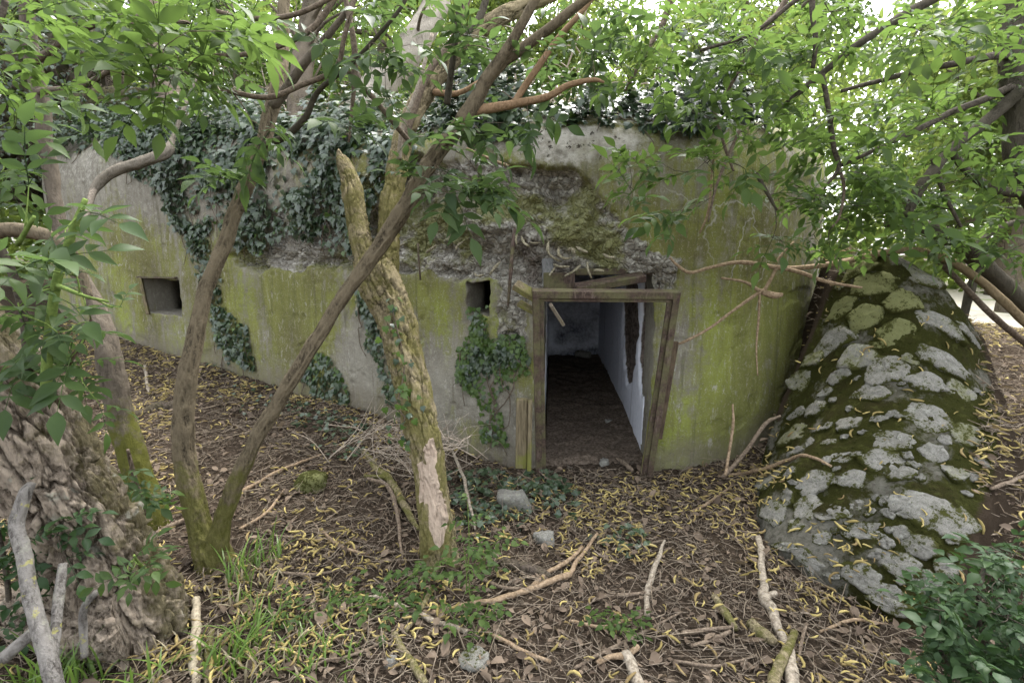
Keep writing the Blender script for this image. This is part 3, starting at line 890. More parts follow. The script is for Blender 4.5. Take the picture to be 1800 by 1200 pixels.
# rusty things set in the concrete over the door
rust_m = mat_rust()
old_timber = mat_timber('weathered brown timber', (0.05, 0.035, 0.027), (0.13, 0.095, 0.07), 0.1)
mossy_timber = mat_timber('green weathered timber', (0.08, 0.065, 0.04), (0.2, 0.165, 0.105), 0.8)
def wpt(px, py, out=0.0):
    s, h = wall(px, py)
    p = bunker(s, h)
    d = np.append(inward(np.array([s]))[0][0], 0)
    return p - d * out
def add(name, geo, mat, parent, smooth=False):
    g = Geo(); g.add(*geo)
    return g.obj(name, mat, parent, smooth=smooth)
add('lintel_beam', beam(at(1012, 507, 3.58), at(1132, 486, 3.62), .10, .055, (0.1, -.3, 1)), rust_m, bunk)
add('lintel_plate', beam(at(955, 493, 3.66), at(1010, 493, 3.66), .05, .12), rust_m, bunk)
add('lintel_bar', beam(at(1010, 478, 3.70), at(1150, 476, 3.72), .09, .05), rust_m, bunk)
add('rebar', tube(spline([at(905, 400, 3.56), at(899, 460, 3.5), at(893, 538, 3.5)], 8), [.007, .017, .016, .014, .016, .013, .012, .007], 7), rust_m, bunk, True)
add('rebar', tube(spline([at(735, 428, 3.86), at(736, 455, 3.83), at(739, 492, 3.84)], 6), .008, 6), rust_m, bunk, True)
add('jamb_post', beam(at(962, 455, 3.70), at(964, 505, 3.68), .085, .05, (0, -1, 0)), mat_timber('grey timber', (.1, .1, .1), (.22, .22, .22), .1), bunk)
pier = []
for (x0, y0, x1, y1, w, d) in ((918, 700, 916, 822, .085, 3.50), (932, 702, 930, 826, .03, 3.47)):
    add('jamb_board', beam(at(x0, y0, d), at(x1, y1, d + .06), w, .05, (0, -1, 0)), mossy_timber, bunk)
# lichened stubs of dead creeper curling out of the broken edge over the door
stub_m = mat_stick('lichened dead stub', (0.10, 0.088, 0.05), (0.34, 0.31, 0.23), False)
for pts, r in (([(968, 424), (970, 440), (978, 452), (992, 460)], .012), ([(985, 436), (988, 448), (1000, 455), (1008, 452)], .013), ([(1015, 434), (1025, 440), (1036, 444)], .013),
               ([(976, 464), (990, 468), (1006, 468)], .011), ([(1022, 466), (1012, 476), (998, 484)], .012), ([(1033, 460), (1036, 474), (1042, 488)], .011),
               ([(1044, 478), (1052, 474), (1062, 476)], .015), ([(913, 408), (916, 420), (918, 432)], .011), ([(921, 416), (930, 428), (940, 434)], .012),
               ([(980, 468), (976, 478), (972, 484)], .009), ([(884, 460), (878, 472), (872, 482)], .013), ([(840, 480), (850, 484), (862, 482)], .011),
               ([(756, 444), (768, 440), (780, 432)], .014), ([(704, 436), (714, 434), (726, 428)], .012), ([(1060, 446), (1070, 452), (1080, 452)], .012), ([(820, 425), (816, 432), (814, 440)], .010),
               ([(836, 425), (842, 436), (850, 440)], .010), ([(935, 425), (945, 428), (958, 427)], .006), ([(1000, 440), (1010, 438), (1015, 446)], .016)):
    P = spline([wpt(x, y, (.03, .09, .1, .06)[min(k, 3)] + .03) for k, (x, y) in enumerate(pts)], 7)
    add('creeper_stub', tube(P, r * .8 * np.array([.6, 1, 1.15, .9, 1.1, .9, .55]) * rng.uniform(.8, 1.2, 7), 7), stub_m, bunk, True)
# iron-bound shutter rail of the left loophole
add('loophole_rail', beam(wpt(251, 488, .03), wpt(265, 552, .03), .035, .05, (.4, -1, 0)), mossy_timber, bunk)
add('loophole_lintel', beam(wpt(246, 487, .02), wpt(312, 488, .02), .04, .02), rust_m, bunk)

# ------------------------------------------------------------------ leaning steel door frame
fr = thing('door_frame', 'rusty green-stained steel door frame leaning out of the bunker doorway', 'door frame', (0.65, 3.5, 0))
tl, tr_, bl, br = at(936, 512, 3.24), at(1197, 514, 3.24), at(943, 842, 3.72), at(1146, 846, 3.72)
out = unit(np.cross(tr_ - tl, tl - bl)); 
if out[1] > 0: out = -out
def angle_iron(a, b, face, depth, inw):
    """Two flanges of a steel angle: one facing out, one going back along the opening."""
    a = np.asarray(a); b = np.asarray(b)
    v1, q1, t1 = beam(a + inw * face / 2, b + inw * face / 2, face, .008, out)
    g = Geo(); g.add(v1, q1, t1)
    g.add(*beam(a - out * (depth / 2 + .005) + inw * .004, b - out * (depth / 2 + .005) + inw * .004, depth, .008, inw))
    g.add(*beam(a + inw * (face + .012) - out * .03, b + inw * (face + .012) - out * .03, .035, .02, out))
    return g
ix = unit(tr_ - tl)
angle_iron(bl, tl, .046, .12, ix).obj('jamb', rust_m, fr, smooth=False)
angle_iron(br, tr_, .046, .13, -ix).obj('jamb', rust_m, fr, smooth=False)
dn = unit(bl - tl)
angle_iron(tl + ix * .002 + out * .003, tr_ - ix * .002 + out * .003, .046, .10, dn).obj('head', rust_m, fr, smooth=False)
fl = beam(at(1187, 600, 3.42), at(1158, 770, 3.66), .045, .03, out)
add('door_stop', fl, old_timber, fr)
add('inner_board', beam(at(1146, 720, 3.62), at(1128, 842, 3.76), .03, .02, out), mossy_timber, fr)

planks = [((905, 500), (952, 528), 3.36, 3.34, .09, .045, 'stub of mossy board sticking out left of the door frame head'),
          ((912, 532), (948, 552), 3.42, 3.38, .06, .03, 'thin green board end behind the left door jamb'),
          ((968, 536), (990, 570), 3.40, 3.58, .04, .025, 'short broken board hanging inside the top of the doorway')]
for (a, b, d0_, d1_, w, h_, lab) in planks:
    P0, P1 = at(*a, d0_), at(*b, d1_)
    g = Geo(); g.add(*beam(P0, P1, w, h_, (0.3, -.5, .8)))
    tag(g.obj('broken_board', mossy_timber if 'mossy' in lab or 'green' in lab else mat_timber('pale split timber', (.16, .13, .1), (.33, .29, .23), .1), base=P0, smooth=False), lab, 'board')

# ------------------------------------------------------------------ rubble retaining wall
mound = thing('stone_wall', 'sloping rubble stone retaining wall thick with moss beside the bunker', 'stone wall', (2.2, 2.9, 0.0))
mx_, my_ = np.meshgrid(np.arange(1.25, 4.0, .018), np.arange(1.75, 4.85, .018))
mzv = mz(mx_.ravel(), my_.ravel())
gzm = gz(mx_.ravel(), my_.ravel())
mP = np.stack([mx_.ravel(), my_.ravel(), mzv], -1)
keepv = (mzv > gzm - 0.25)
mQ = grid_quads(*mx_.shape)
mQ = mQ[keepv[mQ].any(1)]
mP[:, 2] = np.maximum(mP[:, 2], gzm - 0.3)
pxm, pym, _ = project(mP)
mossA = np.clip(0.62 + 1.3 * (fbm(mP * 5.5, 4) - .5) - 0.5 * np.exp(-((mP[:, 0] - 1.5) / .15) ** 2), 0, 1)
edge_r = poly_sd(mP[:, 0], mP[:, 1], MOUND_POLY)
soilA = np.clip(sstep(-0.10, 0.02, edge_r) * (mP[:, 0] > 2.0), 0, 1)
obj('mortar_core', mP, mQ, mat=mat_mound(), parent=mound, attrs={'moss': mossA, 'soil': soilA})

stone_m = mat_stone()
def stone_mesh(seed):
    """A rounded field stone of unit half-size, flattish below, worn into facets."""
    r = np.random.default_rng(seed)
    nu, nv = 26, 15
    u = np.arange(nu) * 2 * np.pi / nu
    v = np.linspace(0.02, np.pi - .02, nv)
    D = np.stack([np.cos(u)[None] * np.sin(v)[:, None], np.sin(u)[None] * np.sin(v)[:, None], np.broadcast_to(np.cos(v)[:, None], (nv, nu))], -1).reshape(-1, 3)
    rad = np.full(len(D), 1.25)
    for k in range(9):                                    # chop with random planes
        n = unit(r.normal(size=3) * np.array([1, 1, .8])); d = r.uniform(.66, .95)
        c = D @ n
        rad = np.where(c > 1e-3, np.minimum(rad, d / np.maximum(c, 1e-3)), rad)
    n = np.array([0, 0, 1.0]); rad = np.minimum(rad, .62 / np.maximum(D @ n, 1e-3))
    P = D * rad[:, None]
    P = P * (1 + 0.5 * (fbm(D * 1.9 + seed, 3) - .5) + 0.10 * (fbm(D * 8 + seed, 2) - .5))[:, None]
    Q = grid_quads(nv, nu, True)
    rim = np.clip(sstep(.68, 1.0, np.hypot(P[:, 0], P[:, 1])) * .75 + .16, 0, 1)
    return P, Q, rim
STONES = [(1540,500,64,56,0,1),(1593,522,62,46,-35,.9),(1525,555,50,42,-20,.85),(1588,585,58,58,0,.9),(1643,563,74,36,30,.4),(1610,477,78,34,20,.5),(1463,597,74,44,-12,.35),
 (1430,630,32,28,0,.6),(1512,627,50,44,-50,.5),(1657,630,72,46,38,.15),(1558,650,64,54,0,.12),(1405,667,32,48,10,.5),(1630,672,56,34,32,.25),(1527,693,56,34,30,.1),(1635,733,62,58,20,.12),
 (1433,717,36,32,0,.3),(1560,773,58,52,0,.12),(1342,777,36,52,-5,.2),(1703,587,42,22,35,.3),(1447,747,26,22,0,.25),(1473,657,36,26,-20,.4),(1493,743,38,32,0,.2),(1597,777,32,24,0,.1),
 (1430,847,52,44,-15,.1),(1427,893,54,44,10,.08),(1382,957,36,46,20,.2),(1425,988,64,34,48,.05),(1647,897,96,62,48,.12),(1523,937,56,34,30,.15),(1515,1013,62,48,42,.12),(1577,990,58,50,25,.25),
 (1613,960,52,36,25,.3),(1567,1063,68,36,10,.1),(1583,937,26,24,0,.2),(1477,893,40,36,40,.2),(1583,880,34,26,0,.1),(1500,843,46,32,10,.3),(1580,830,38,36,0,.15),(1555,812,62,34,15,.08),(1360,900,36,52,0,.35),
 (1382,870,26,28,0,.3),(1630,1027,46,40,20,.2),(1663,1003,32,28,0,.25),(1463,1017,20,26,-20,.05),(1560,1040,38,24,30,.15),(1347,850,26,36,0,.4),(1453,907,42,20,35,.1),(1480,540,44,36,-25,.95),(1500,470,60,36,0,.95),
 (1690,690,40,34,35,.5),(1700,760,40,44,50,.5),(1600,630,26,22,0,.6),(1545,735,24,18,0,.15),(1680,830,36,46,40,.45),(1400,760,40,34,-20,.6),(1400,920,24,22,0,.3),(1480,800,32,24,0,.3),(1640,800,36,30,30,.3),(1445,945,30,22,30,.15)]
def wall_bed(x, y):
    """The even face of the rubble wall, without the fine lumps of moss and mortar."""
    P = np.stack([x, y, 0 * x], -1)
    return _mound(x, y) + 0.10 * (fbm(P * 4 + 5, 3) - 0.5)
def flush_stone(c, ex, ey, n, sx, sy, seed):
    """A field stone built into the wall: broken polygonal outline, its flat weathered face barely proud of the mortar."""
    q = np.random.default_rng(seed)
    nu = 36; u = np.arange(nu) * 2 * np.pi / nu
    m = int(q.integers(5, 8)); a0 = np.sort((np.arange(m) + q.uniform(-.32, .32, m)) * 2 * np.pi / m + q.uniform(0, 6.28)); d = q.uniform(.74, 1.0, m)
    rad = np.full(nu, 1.5)
    for a, dd in zip(a0, d):
        cs = np.cos(u - a); rad = np.where(cs > .05, np.minimum(rad, dd / np.maximum(cs, .05)), rad)
    U = np.stack([np.cos(u), np.sin(u), 0 * u], -1)
    rad = np.minimum(rad, 1.22) * (1 + .16 * (fbm(U * 2.5 + seed, 3) - .5) + .12 * (fbm(U * 8 + seed, 2) - .5))
    tilt = q.normal(0, .10, 2); hh = q.uniform(.006, .022)
    V, rim = [], []
    for t, hz in ((.0, 1), (.25, 1), (.5, 1), (.74, .97), (.9, .85), (1.0, .45), (1.06, -1.2), (1.02, -4)):
        x, y = rad * np.cos(u) * t, rad * np.sin(u) * t
        X = c[0] + ex[0] * x * sx + ey[0] * y * sy; Y = c[1] + ex[1] * x * sx + ey[1] * y * sy
        off = hh * hz + (tilt[0] * x * sx + tilt[1] * y * sy) * (hz > 0)
        pp = np.stack([x * 3, y * 3, 0 * x + seed], -1)
        off = off + (hz > 0) * (.022 * (fbm(pp, 4, .6) - .5) + .012 * (ridged(pp * 1.7, 2) - .6))
        Z = wall_bed(X, Y)
        V.append(np.stack([X, Y, Z], -1) + n * off[:, None])
        rim.append(np.full(nu, {1.0: .62, .9: .46, 1.06: 1, 1.02: 1}.get(t, .40 if t > .6 else .33)))
    return np.vstack(V), grid_quads(len(V), nu, True), np.concatenate(rim)
outline = [(1345, 815), (1400, 655), (1445, 560), (1468, 480), (1560, 455), (1650, 495), (1720, 600), (1742, 720), (1742, 850), (1690, 1000), (1600, 1075), (1540, 1070), (1420, 1000), (1355, 930)]
for _ in range(900):                                      # small stones between the large ones
    px, py = rng.uniform(1345, 1740), rng.uniform(460, 1070)
    if poly_sd(np.array([px]), np.array([py]), outline)[0] > -12 or len(STONES) > 105: continue
    w = rng.uniform(12, 30)
    if all(math.hypot(px - q[0], py - q[1]) > .47 * (max(q[2], q[3]) + w) for q in STONES):
        STONES.append((px, py, w, w * rng.uniform(.6, 1), rng.uniform(-60, 60), rng.uniform(.05, .3) + .5 * (py < 620)))
for k, (px, py, w, h_, ang, film) in enumerate(STONES):
    c = hit(px, py, mz, 6)
    e = .03
    n = unit(np.array([-(mz(c[0] + e, c[1]) - mz(c[0] - e, c[1])) / (2 * e), -(mz(c[0], c[1] + e) - mz(c[0], c[1] - e)) / (2 * e), 1.0]))
    toc = unit(CAM - c)
    n = unit(n * .9 + toc * .3)
    d = float(depth_of(c))
    xr = np.array([1.0, 0, 0]); xr = unit(xr - n * (xr @ n)); yr = np.cross(n, xr)
    ca, sa = math.cos(R(-ang)), math.sin(R(-ang))
    ex, ey = xr * ca + yr * sa, yr * ca - xr * sa
    vd = unit(c - CAM)
    fx_, fy_ = [max(.35, float(np.linalg.norm(e_ - vd * (e_ @ vd)))) for e_ in (ex, ey)]
    sx, sy = w / 2 * d / FPX * 1.22 / fx_, h_ / 2 * d / FPX * 1.22 / fy_
    W, Q, rim = flush_stone(c, ex, ey, n, sx, sy, 100 + k)
    obj('stone', W, Q, mat=stone_m, parent=mound, attrs={'rim': rim, 'film': np.full(len(W), film)})

# ------------------------------------------------------------------ leaves
def leaflet(l, w, rows=5, fold=.25, droop=.25, r=rng):
    prof = np.array([.04, .70, 1.0, .82, .42, .02]) if rows == 5 else np.array([.05, .9, .85, .04])
    t = np.linspace(0, 1, rows + 1)
    V = []
    tw = r.uniform(-.2, .2)
    for k in range(rows + 1):
        y = l * t[k]; z = -droop * l * t[k] ** 2 + .12 * l * t[k]
        hw = w / 2 * prof[k]
        V += [(-hw, y, z + fold * hw + tw * hw), (0, y, z), (hw, y, z + fold * hw - tw * hw)]
    Q = []
    for k in range(rows):
        a = 3 * k
        Q += [(a, a + 1, a + 4, a + 3), (a + 1, a + 2, a + 5, a + 4)]
    return np.array(V), np.array(Q)
def rot_place(V, p, d, up):
    M = frames(np.array([d]), np.array([up]))[0]
    return np.asarray(p) + V @ M.T
def elder_leaf(seed, pairs=2, size=.10, wid=.42):
    """A pinnate leaf: a stalk with opposite leaflets and one at the tip. Unit: metres at scale 1."""
    r = np.random.default_rng(seed)
    g = Geo()
    Ls = .055 + .052 * pairs
    st = np.array([[0, 0, 0], [0, Ls * .5, .012], [0, Ls, .004]])
    g.add(*tube(st, [.0022, .0018, .0012], 3, False), tint=.9)
    for k in range(pairs):
        y = .055 + .05 * k
        for sd in (-1, 1):
            s = size * r.uniform(.68, 1.1) * (.85 if k == 0 else 1)
            V, Q = leaflet(s, s * wid * r.uniform(.9, 1.1), r=r, droop=r.uniform(.0, .65), fold=r.uniform(.1, .6))
            a = R(r.uniform(48, 68))
            V = rot_place(V, (0, y, .008), (sd * math.sin(a), math.cos(a), r.uniform(-.25, .1)), (r.uniform(-.2, .2) + .1 * sd, 0, 1))
            g.add(V, Q, tint=r.uniform(.2, .8))
    s = size * 1.1
    V, Q = leaflet(s, s * wid * 1.05, r=r, droop=.35)
    g.add(rot_place(V, (0, Ls, .004), (r.uniform(-.15, .15), 1, -.1), (0, 0, 1)), Q, tint=.5)
    return g
def ivy_leaf(seed):
    r = np.random.default_rng(seed)
    ang = np.array([-170, -140, -95, -66, -40, -20, 0, 20, 40, 66, 95, 140, 170]) * np.pi / 180
    rad = np.array([.34, .52, .62, .42, .64, .5, 1.0, .5, .64, .42, .62, .52, .34]) * r.uniform(.9, 1.1, 13)
    V = np.stack([np.sin(ang) * rad, np.cos(ang) * rad + .3, -.10 * rad ** 2 + .06 * np.abs(np.sin(ang)) * rad], -1)
    V = np.vstack([V, [0, .3, .06], [0, -.02, .02]])
    T = [(13, k + 1, k) for k in range(12)] + [(13, 14, 12), (13, 0, 14)]
    T = [t if np.cross(V[t[1]] - V[t[0]], V[t[2]] - V[t[0]])[2] > 0 else t[::-1] for t in T]
    return Geo().add(V * .62, T=np.array(T), tint=r.uniform(.3, .7))
def oval_leaf(seed, w=.5):
    r = np.random.default_rng(seed)
    V, Q = leaflet(1.0, w, 3, r=r, droop=r.uniform(.1, .4), fold=.3)
    return Geo().add(V, Q, tint=.5)
def spray_leaf(seed, n=7):
    """A short shoot of small leaves, for trees farther off."""
    r = np.random.default_rng(seed)
    g = Geo()
    for k in range(n):
        l = .078 * r.uniform(.7, 1.1); wd = .021 * r.uniform(.8, 1.2)
        V = np.array([(0, 0, 0), (-wd, l * .32, wd * .5), (-wd * .8, l * .66, 0), (0, l, -.02), (wd * .8, l * .66, 0), (wd, l * .32, wd * .5)]); Q = np.array([(0, 3, 2, 1), (0, 5, 4, 3)])
        V = rot_place(V, r.normal(size=3) * .05 + [0, .02 * k, 0], unit(r.normal(size=3) + [0, .6, -.2]), r.normal(size=3) * .6 + [0, 0, 1])
        g.add(V, Q, tint=r.uniform())
    return g
def pack(geos, mat):
    out = []
    for k, g in enumerate(geos):
        V = np.vstack(g.V); Q = np.vstack(g.Q) if g.Q else np.zeros((0, 4), int); T = np.vstack(g.T) if g.T else np.zeros((0, 3), int)
        A = np.concatenate(g.A)
        out.append((V, Q, T, A, make_mesh('leaf', V, Q, T, mat, {'tint': A}, True)))
    return out
def leafset(parent, temps, pos, D, U, scale, mat, nmax=300, name='leaf', rest='foliage'):
    """Leaves at pos pointing along D: the nmax that show largest are parts of their own, the rest one mesh."""
    pos = np.asarray(pos, float); n = len(pos)
    if not n: return
    scale = np.broadcast_to(np.asarray(scale, float), (n,))
    F = frames(np.asarray(D, float), np.asarray(U, float)) * scale[:, None, None]
    px, py, d = project(pos)
    vis = (px > -40) & (px < 1840) & (py > -40) & (py < 1240)
    order = np.argsort(-(scale / d) * vis)
    solo = order[:min(nmax, int(vis.sum()))]
    issolo = np.zeros(n, bool); issolo[solo] = True
    which = rng.integers(0, len(temps), n)
    tj = rng.uniform(0, 1, n)
    for k in solo:
        M = np.eye(4); M[:3, :3] = F[k]; M[:3, 3] = pos[k]
        place(name, temps[which[k]][4], parent, M)
    g = Geo()
    for w, (V, Q, T, A, me) in enumerate(temps):
        ii = np.nonzero((~issolo) & (which == w))[0]
        if not len(ii): continue
        W = pos[ii][:, None] + np.einsum('nij,vj->nvi', F[ii], V)
        off = (np.arange(len(ii)) * len(V))[:, None, None]
        g.add(W.reshape(-1, 3), (Q[None] + off).reshape(-1, 4) if len(Q) else None, (T[None] + off).reshape(-1, 3) if len(T) else None,
              tint=((A[None] + tj[ii][:, None]) % 1.0).ravel())
    if g.n: g.obj(rest, mat, parent, kind='stuff')

elder_m = mat_leaf('fresh elder leaf', (0.0208, 0.0448, 0.0160), (0.0560, 0.0920, 0.0240), .42, .5, .25, under=(0.0560, 0.0880, 0.0400))
elder_bright = mat_leaf('young elder leaf', (0.0249, 0.0531, 0.0149), (0.0729, 0.1177, 0.0273), .5, .52, .22, under=(0.0746, 0.1119, 0.0373))
shade_m = mat_leaf('dark shrub leaf', (0.013, 0.034, 0.012), (0.034, 0.066, 0.02), .25, .5, .25)
ivy_m = mat_leaf('ivy leaf', (0.016, 0.035, 0.018), (0.05, 0.075, 0.036), .12, .30, .5)
ivy_young = mat_leaf('young ivy leaf', (0.0400, 0.0800, 0.0176), (0.0800, 0.1320, 0.0280), .3, .4)
far_m = mat_leaf('sunlit tree leaf', (0.0542, 0.0884, 0.0234), (0.1309, 0.1715, 0.0451), .5, .5, .3)
far_dark = mat_leaf('distant tree leaf', (0.0294, 0.0534, 0.0166), (0.0754, 0.1104, 0.0313), .42, .5, .3)
E_T = pack([elder_leaf(k, 2 if k % 3 else 3) for k in range(7)], elder_m)
EB_T = pack([elder_leaf(20 + k, 2 if k % 3 else 3) for k in range(6)], elder_bright)
SH_T = pack([elder_leaf(40 + k, 2, .075, .55) for k in range(5)], shade_m)
SP_T = pack([elder_leaf(50 + k, 2, .06, .62) for k in range(5)], elder_bright)
IV_T = pack([ivy_leaf(k) for k in range(6)], ivy_m)
IY_T = pack([ivy_leaf(30 + k) for k in range(5)], ivy_young)
FA_T = pack([spray_leaf(k) for k in range(6)], far_m)
FD_T = pack([spray_leaf(10 + k) for k in range(6)], far_dark)

# ------------------------------------------------------------------ wood
grey_bark = mat_bark('grey brown bark', (0.036, 0.03, 0.023), (0.155, 0.13, 0.1), .55)
elder_bark = mat_bark('furrowed elder bark', (0.032, 0.026, 0.018), (0.165, 0.135, 0.09), .7)
tan_bark = mat_bark('orange tan young bark', (0.14, 0.09, 0.05), (0.30, 0.20, 0.12), 0)
moss_bark = mat_bark('mossy cracked bark', (0.06, 0.05, 0.032), (0.30, 0.25, 0.155), .8, ((0.075, 0.07, 0.02), (0.18, 0.165, 0.055)))
cork_bark = mat_bark('deep corky bark', (0.03, 0.021, 0.014), (0.36, 0.30, 0.235), .75, ((0.05, 0.045, 0.016), (0.12, 0.105, 0.04)), .7, .1, 1.0)
dark_bark = mat_bark('dark wet bark', (0.03, 0.026, 0.02), (0.09, 0.08, 0.06), .35)
lichen_bark = mat_bark('pale lichened bark', (0.06, 0.053, 0.047), (0.24, 0.225, 0.205), 0, lichen=.8)
twig_m = mat_stick('brown twig', (0.06, 0.045, 0.033), (0.17, 0.135, 0.10), False)
twig_dark = mat_stick('dark twig', (0.03, 0.025, 0.02), (0.10, 0.085, 0.065), False)
twig_pale = mat_stick('pale dead twig', (0.18, 0.145, 0.11), (0.38, 0.33, 0.27), False)
green_stem = mat_stick('green stem', (0.08, 0.12, 0.03), (0.16, 0.22, 0.06), False)

def limb(name, parent, pts, mat, sides=12, step=.02, amp=.15, freq=9, lf=3, moss=0.3, wood=None, mode='ridge', base=None):
    """A tapering trunk or branch. pts: rows (x, y, z, radius)."""
    p = np.asarray(pts, float)
    n = max(6, int(np.linalg.norm(np.diff(p[:, :3], axis=0), axis=1).sum() / step))
    c = spline(p, n)
    P, r = c[:, :3].copy(), np.maximum(c[:, 3], .0015)
    P += (np.stack([fbm(P * 3.1 + k * 7, 2) for k in range(3)], -1) - .5) * np.minimum(r, .03)[:, None] * 1.1
    rel = {}
    def disp(x, y, l):
        q = np.stack([x * freq, y * freq, l * lf], -1) + p[0, 0] * 3
        if mode == 'cork':
            q = q + 1.3 * np.stack([fbm(q * .8 + k * 5, 5, .62) - .5 for k in range(3)], -1)
            f1, f2, cid = worley(q)
            g1, g2, gid = worley(q * 2.6 + 9)
            hgt = .56 * sstep(.0, .11, f2 - f1) * (.35 + .65 * cid) + .22 * sstep(0, .14, g2 - g1) * (.3 + .7 * gid) + .5 * (ridged(q * np.array([2.1, 2.1, 1.5]), 4) - .5) + .22 * (fbm(q * 7, 2) - .5)
        else:
            q2 = q + .35 * (fbm(q * 1.1, 2) - .5)[..., None]
            hgt = .7 * ridged(q2, 3) + .3 * fbm(q * 3, 2)
        rel['h'] = np.clip(hgt, 0, 1)
        return amp * r[:, None] * (hgt - .5)
    V, Q, T = tube(P, r, sides, True, disp if sides > 5 else None)
    h = rel['h'].ravel() if rel else np.full(len(P) * sides, .5)
    extra = len(V) - len(h)
    h = np.concatenate([h, np.full(extra, .5)])
    ms = moss(V) if callable(moss) else np.full(len(V), float(moss))
    wd = wood(V) if wood else np.zeros(len(V))
    obj(name, V, Q, T, mat, parent, attrs={'relief': h, 'moss': ms, 'wood': wd})
    return P, r
def L4(rows):
    """rows (px, py, depth, width in photo pixels) -> x, y, z, radius"""
    a = np.array(rows, float)
    return np.concatenate([at(a[:, 0], a[:, 1], a[:, 2]), (a[:, 3] / 2 * a[:, 2] / FPX)[:, None]], 1)
def twigs_and_leaves(parent, nodes, regions, temps, leafmat, per=(3, 6), lscale=1.0, twigmat=twig_m, reach=.28, nmax=300, twr=.0022, up=(0, 0, 1), sag=.05, dens=1.0):
    """Shoots growing from the limbs to points spread through the given regions (px, py, rx, ry, d0, d1, n), leafy along their last stretch."""
    tips = []
    for (px, py, rx, ry, d_0, d_1, n) in regions:
        n = max(1, round(n * dens))
        a = rng.uniform(-1, 1, (int(n), 2))
        a = a * np.sqrt(rng.uniform(.3, 1.1, (int(n), 1)))
        tips.append(at(px + rx * a[:, 0], py + ry * a[:, 1], rng.uniform(d_0, d_1, int(n))))
    tips = np.vstack(tips)
    N = np.vstack(nodes)[:, :3]
    Nr = np.concatenate([np.full(len(q), .01) if q.shape[1] < 4 else q[:, 3] for q in nodes])
    d0 = np.array([np.min(((N - t) ** 2).sum(1)) for t in tips])
    g = Geo(); pos, D, U, S = [], [], [], []
    for k in np.argsort(d0):
        t = tips[k]
        dd = np.sqrt(((N - t) ** 2).sum(1)) + .12 * rng.uniform(size=len(N))
        j = int(np.argmin(dd)); b = N[j]
        ln = np.linalg.norm(t - b)
        if ln < .04: continue
        mid = (b + t) / 2 + rng.normal(size=3) * ln * .12 + np.array([0, 0, sag * ln])
        m = max(5, int(ln / .06))
        P = spline([b, mid, t], m)
        rb = min(Nr[j] * .7, twr + .0035 * ln + .001)
        rr = np.linspace(max(rb, twr), twr * .55, m)
        g.add(*tube(P, rr, 5 if ln > .3 else 4))
        N = np.vstack([N, P[1:]]); Nr = np.concatenate([Nr, rr[1:]])
        dirv = unit(P[-1] - P[-3])
        side = unit(np.cross(dirv, np.array([0, 0, 1.0])) + 1e-6)
        q = int(rng.integers(per[0], per[1] + 1))
        if q <= 0: continue
        pos.append(t); D.append(unit(dirv + rng.normal(size=3) * .3 + [0, 0, -.15])); U.append(np.array(up) + rng.normal(size=3) * .35); S.append(lscale * rng.uniform(.6, 1.2))
        back = np.linspace(0.0, min(reach, ln * .8), max(1, (q + 1) // 2) + 1)
        for z in range(q - 1):
            bk = back[z // 2] + .01
            i = max(0, m - 1 - int(bk / max(ln / (m - 1), 1e-6)))
            sg = 1 if z % 2 else -1
            pos.append(P[i]); D.append(unit(dirv * .5 + sg * side * .9 + rng.normal(size=3) * .35 + [0, 0, -.1]))
            U.append(np.array(up) + rng.normal(size=3) * .4); S.append(lscale * rng.uniform(.5, 1.15))
    g.obj('twigs', twigmat, parent, kind='stuff')
    leafset(parent, temps, pos, D, U, S, leafmat, nmax)
def n4(P, r): return np.concatenate([P, np.asarray(r)[:, None]], 1)

# massive corky trunk, lower left
p0 = hit(300, 1095)
cork = thing('tree', 'massive leaning tree trunk with deep pale corky bark in the lower left corner', 'tree', p0)
pts = L4([(-200, 490, 1.74, 175), (-90, 600, 1.76, 168), (10, 705, 1.80, 158), (82, 815, 1.88, 146), (145, 920, 1.96, 142), (196, 1010, 2.05, 140), (226, 1085, 2.12, 152), (240, 1140, 2.16, 170)])
upside = lambda V: np.clip(.05 + .62 * sstep(-.02, .16, (V[:, 0] - np.interp(V[:, 2], pts[::-1, 2], pts[::-1, 0])) * .8 + (V[:, 1] - np.interp(V[:, 2], pts[::-1, 2], pts[::-1, 1])) * .5), 0, 1)
limb('trunk', cork, pts, cork_bark, 300, .0058, .54, 10.5, 2.9, upside, mode='cork')
limb('limb', cork, L4([(-900, -260, 1.95, 110), (-720, -60, 1.85, 130), (-480, 220, 1.78, 150), (-185, 502, 1.74, 165)]), cork_bark, 60, .03, .4, 10, 3, .3, mode='cork')
limb('root', cork, L4([(230, 1085, 2.0, 120), (160, 1100, 1.98, 95), (70, 1085, 2.0, 80), (-40, 1060, 2.05, 60)]), cork_bark, 90, .009, .5, 12, 6, .25, mode='cork')

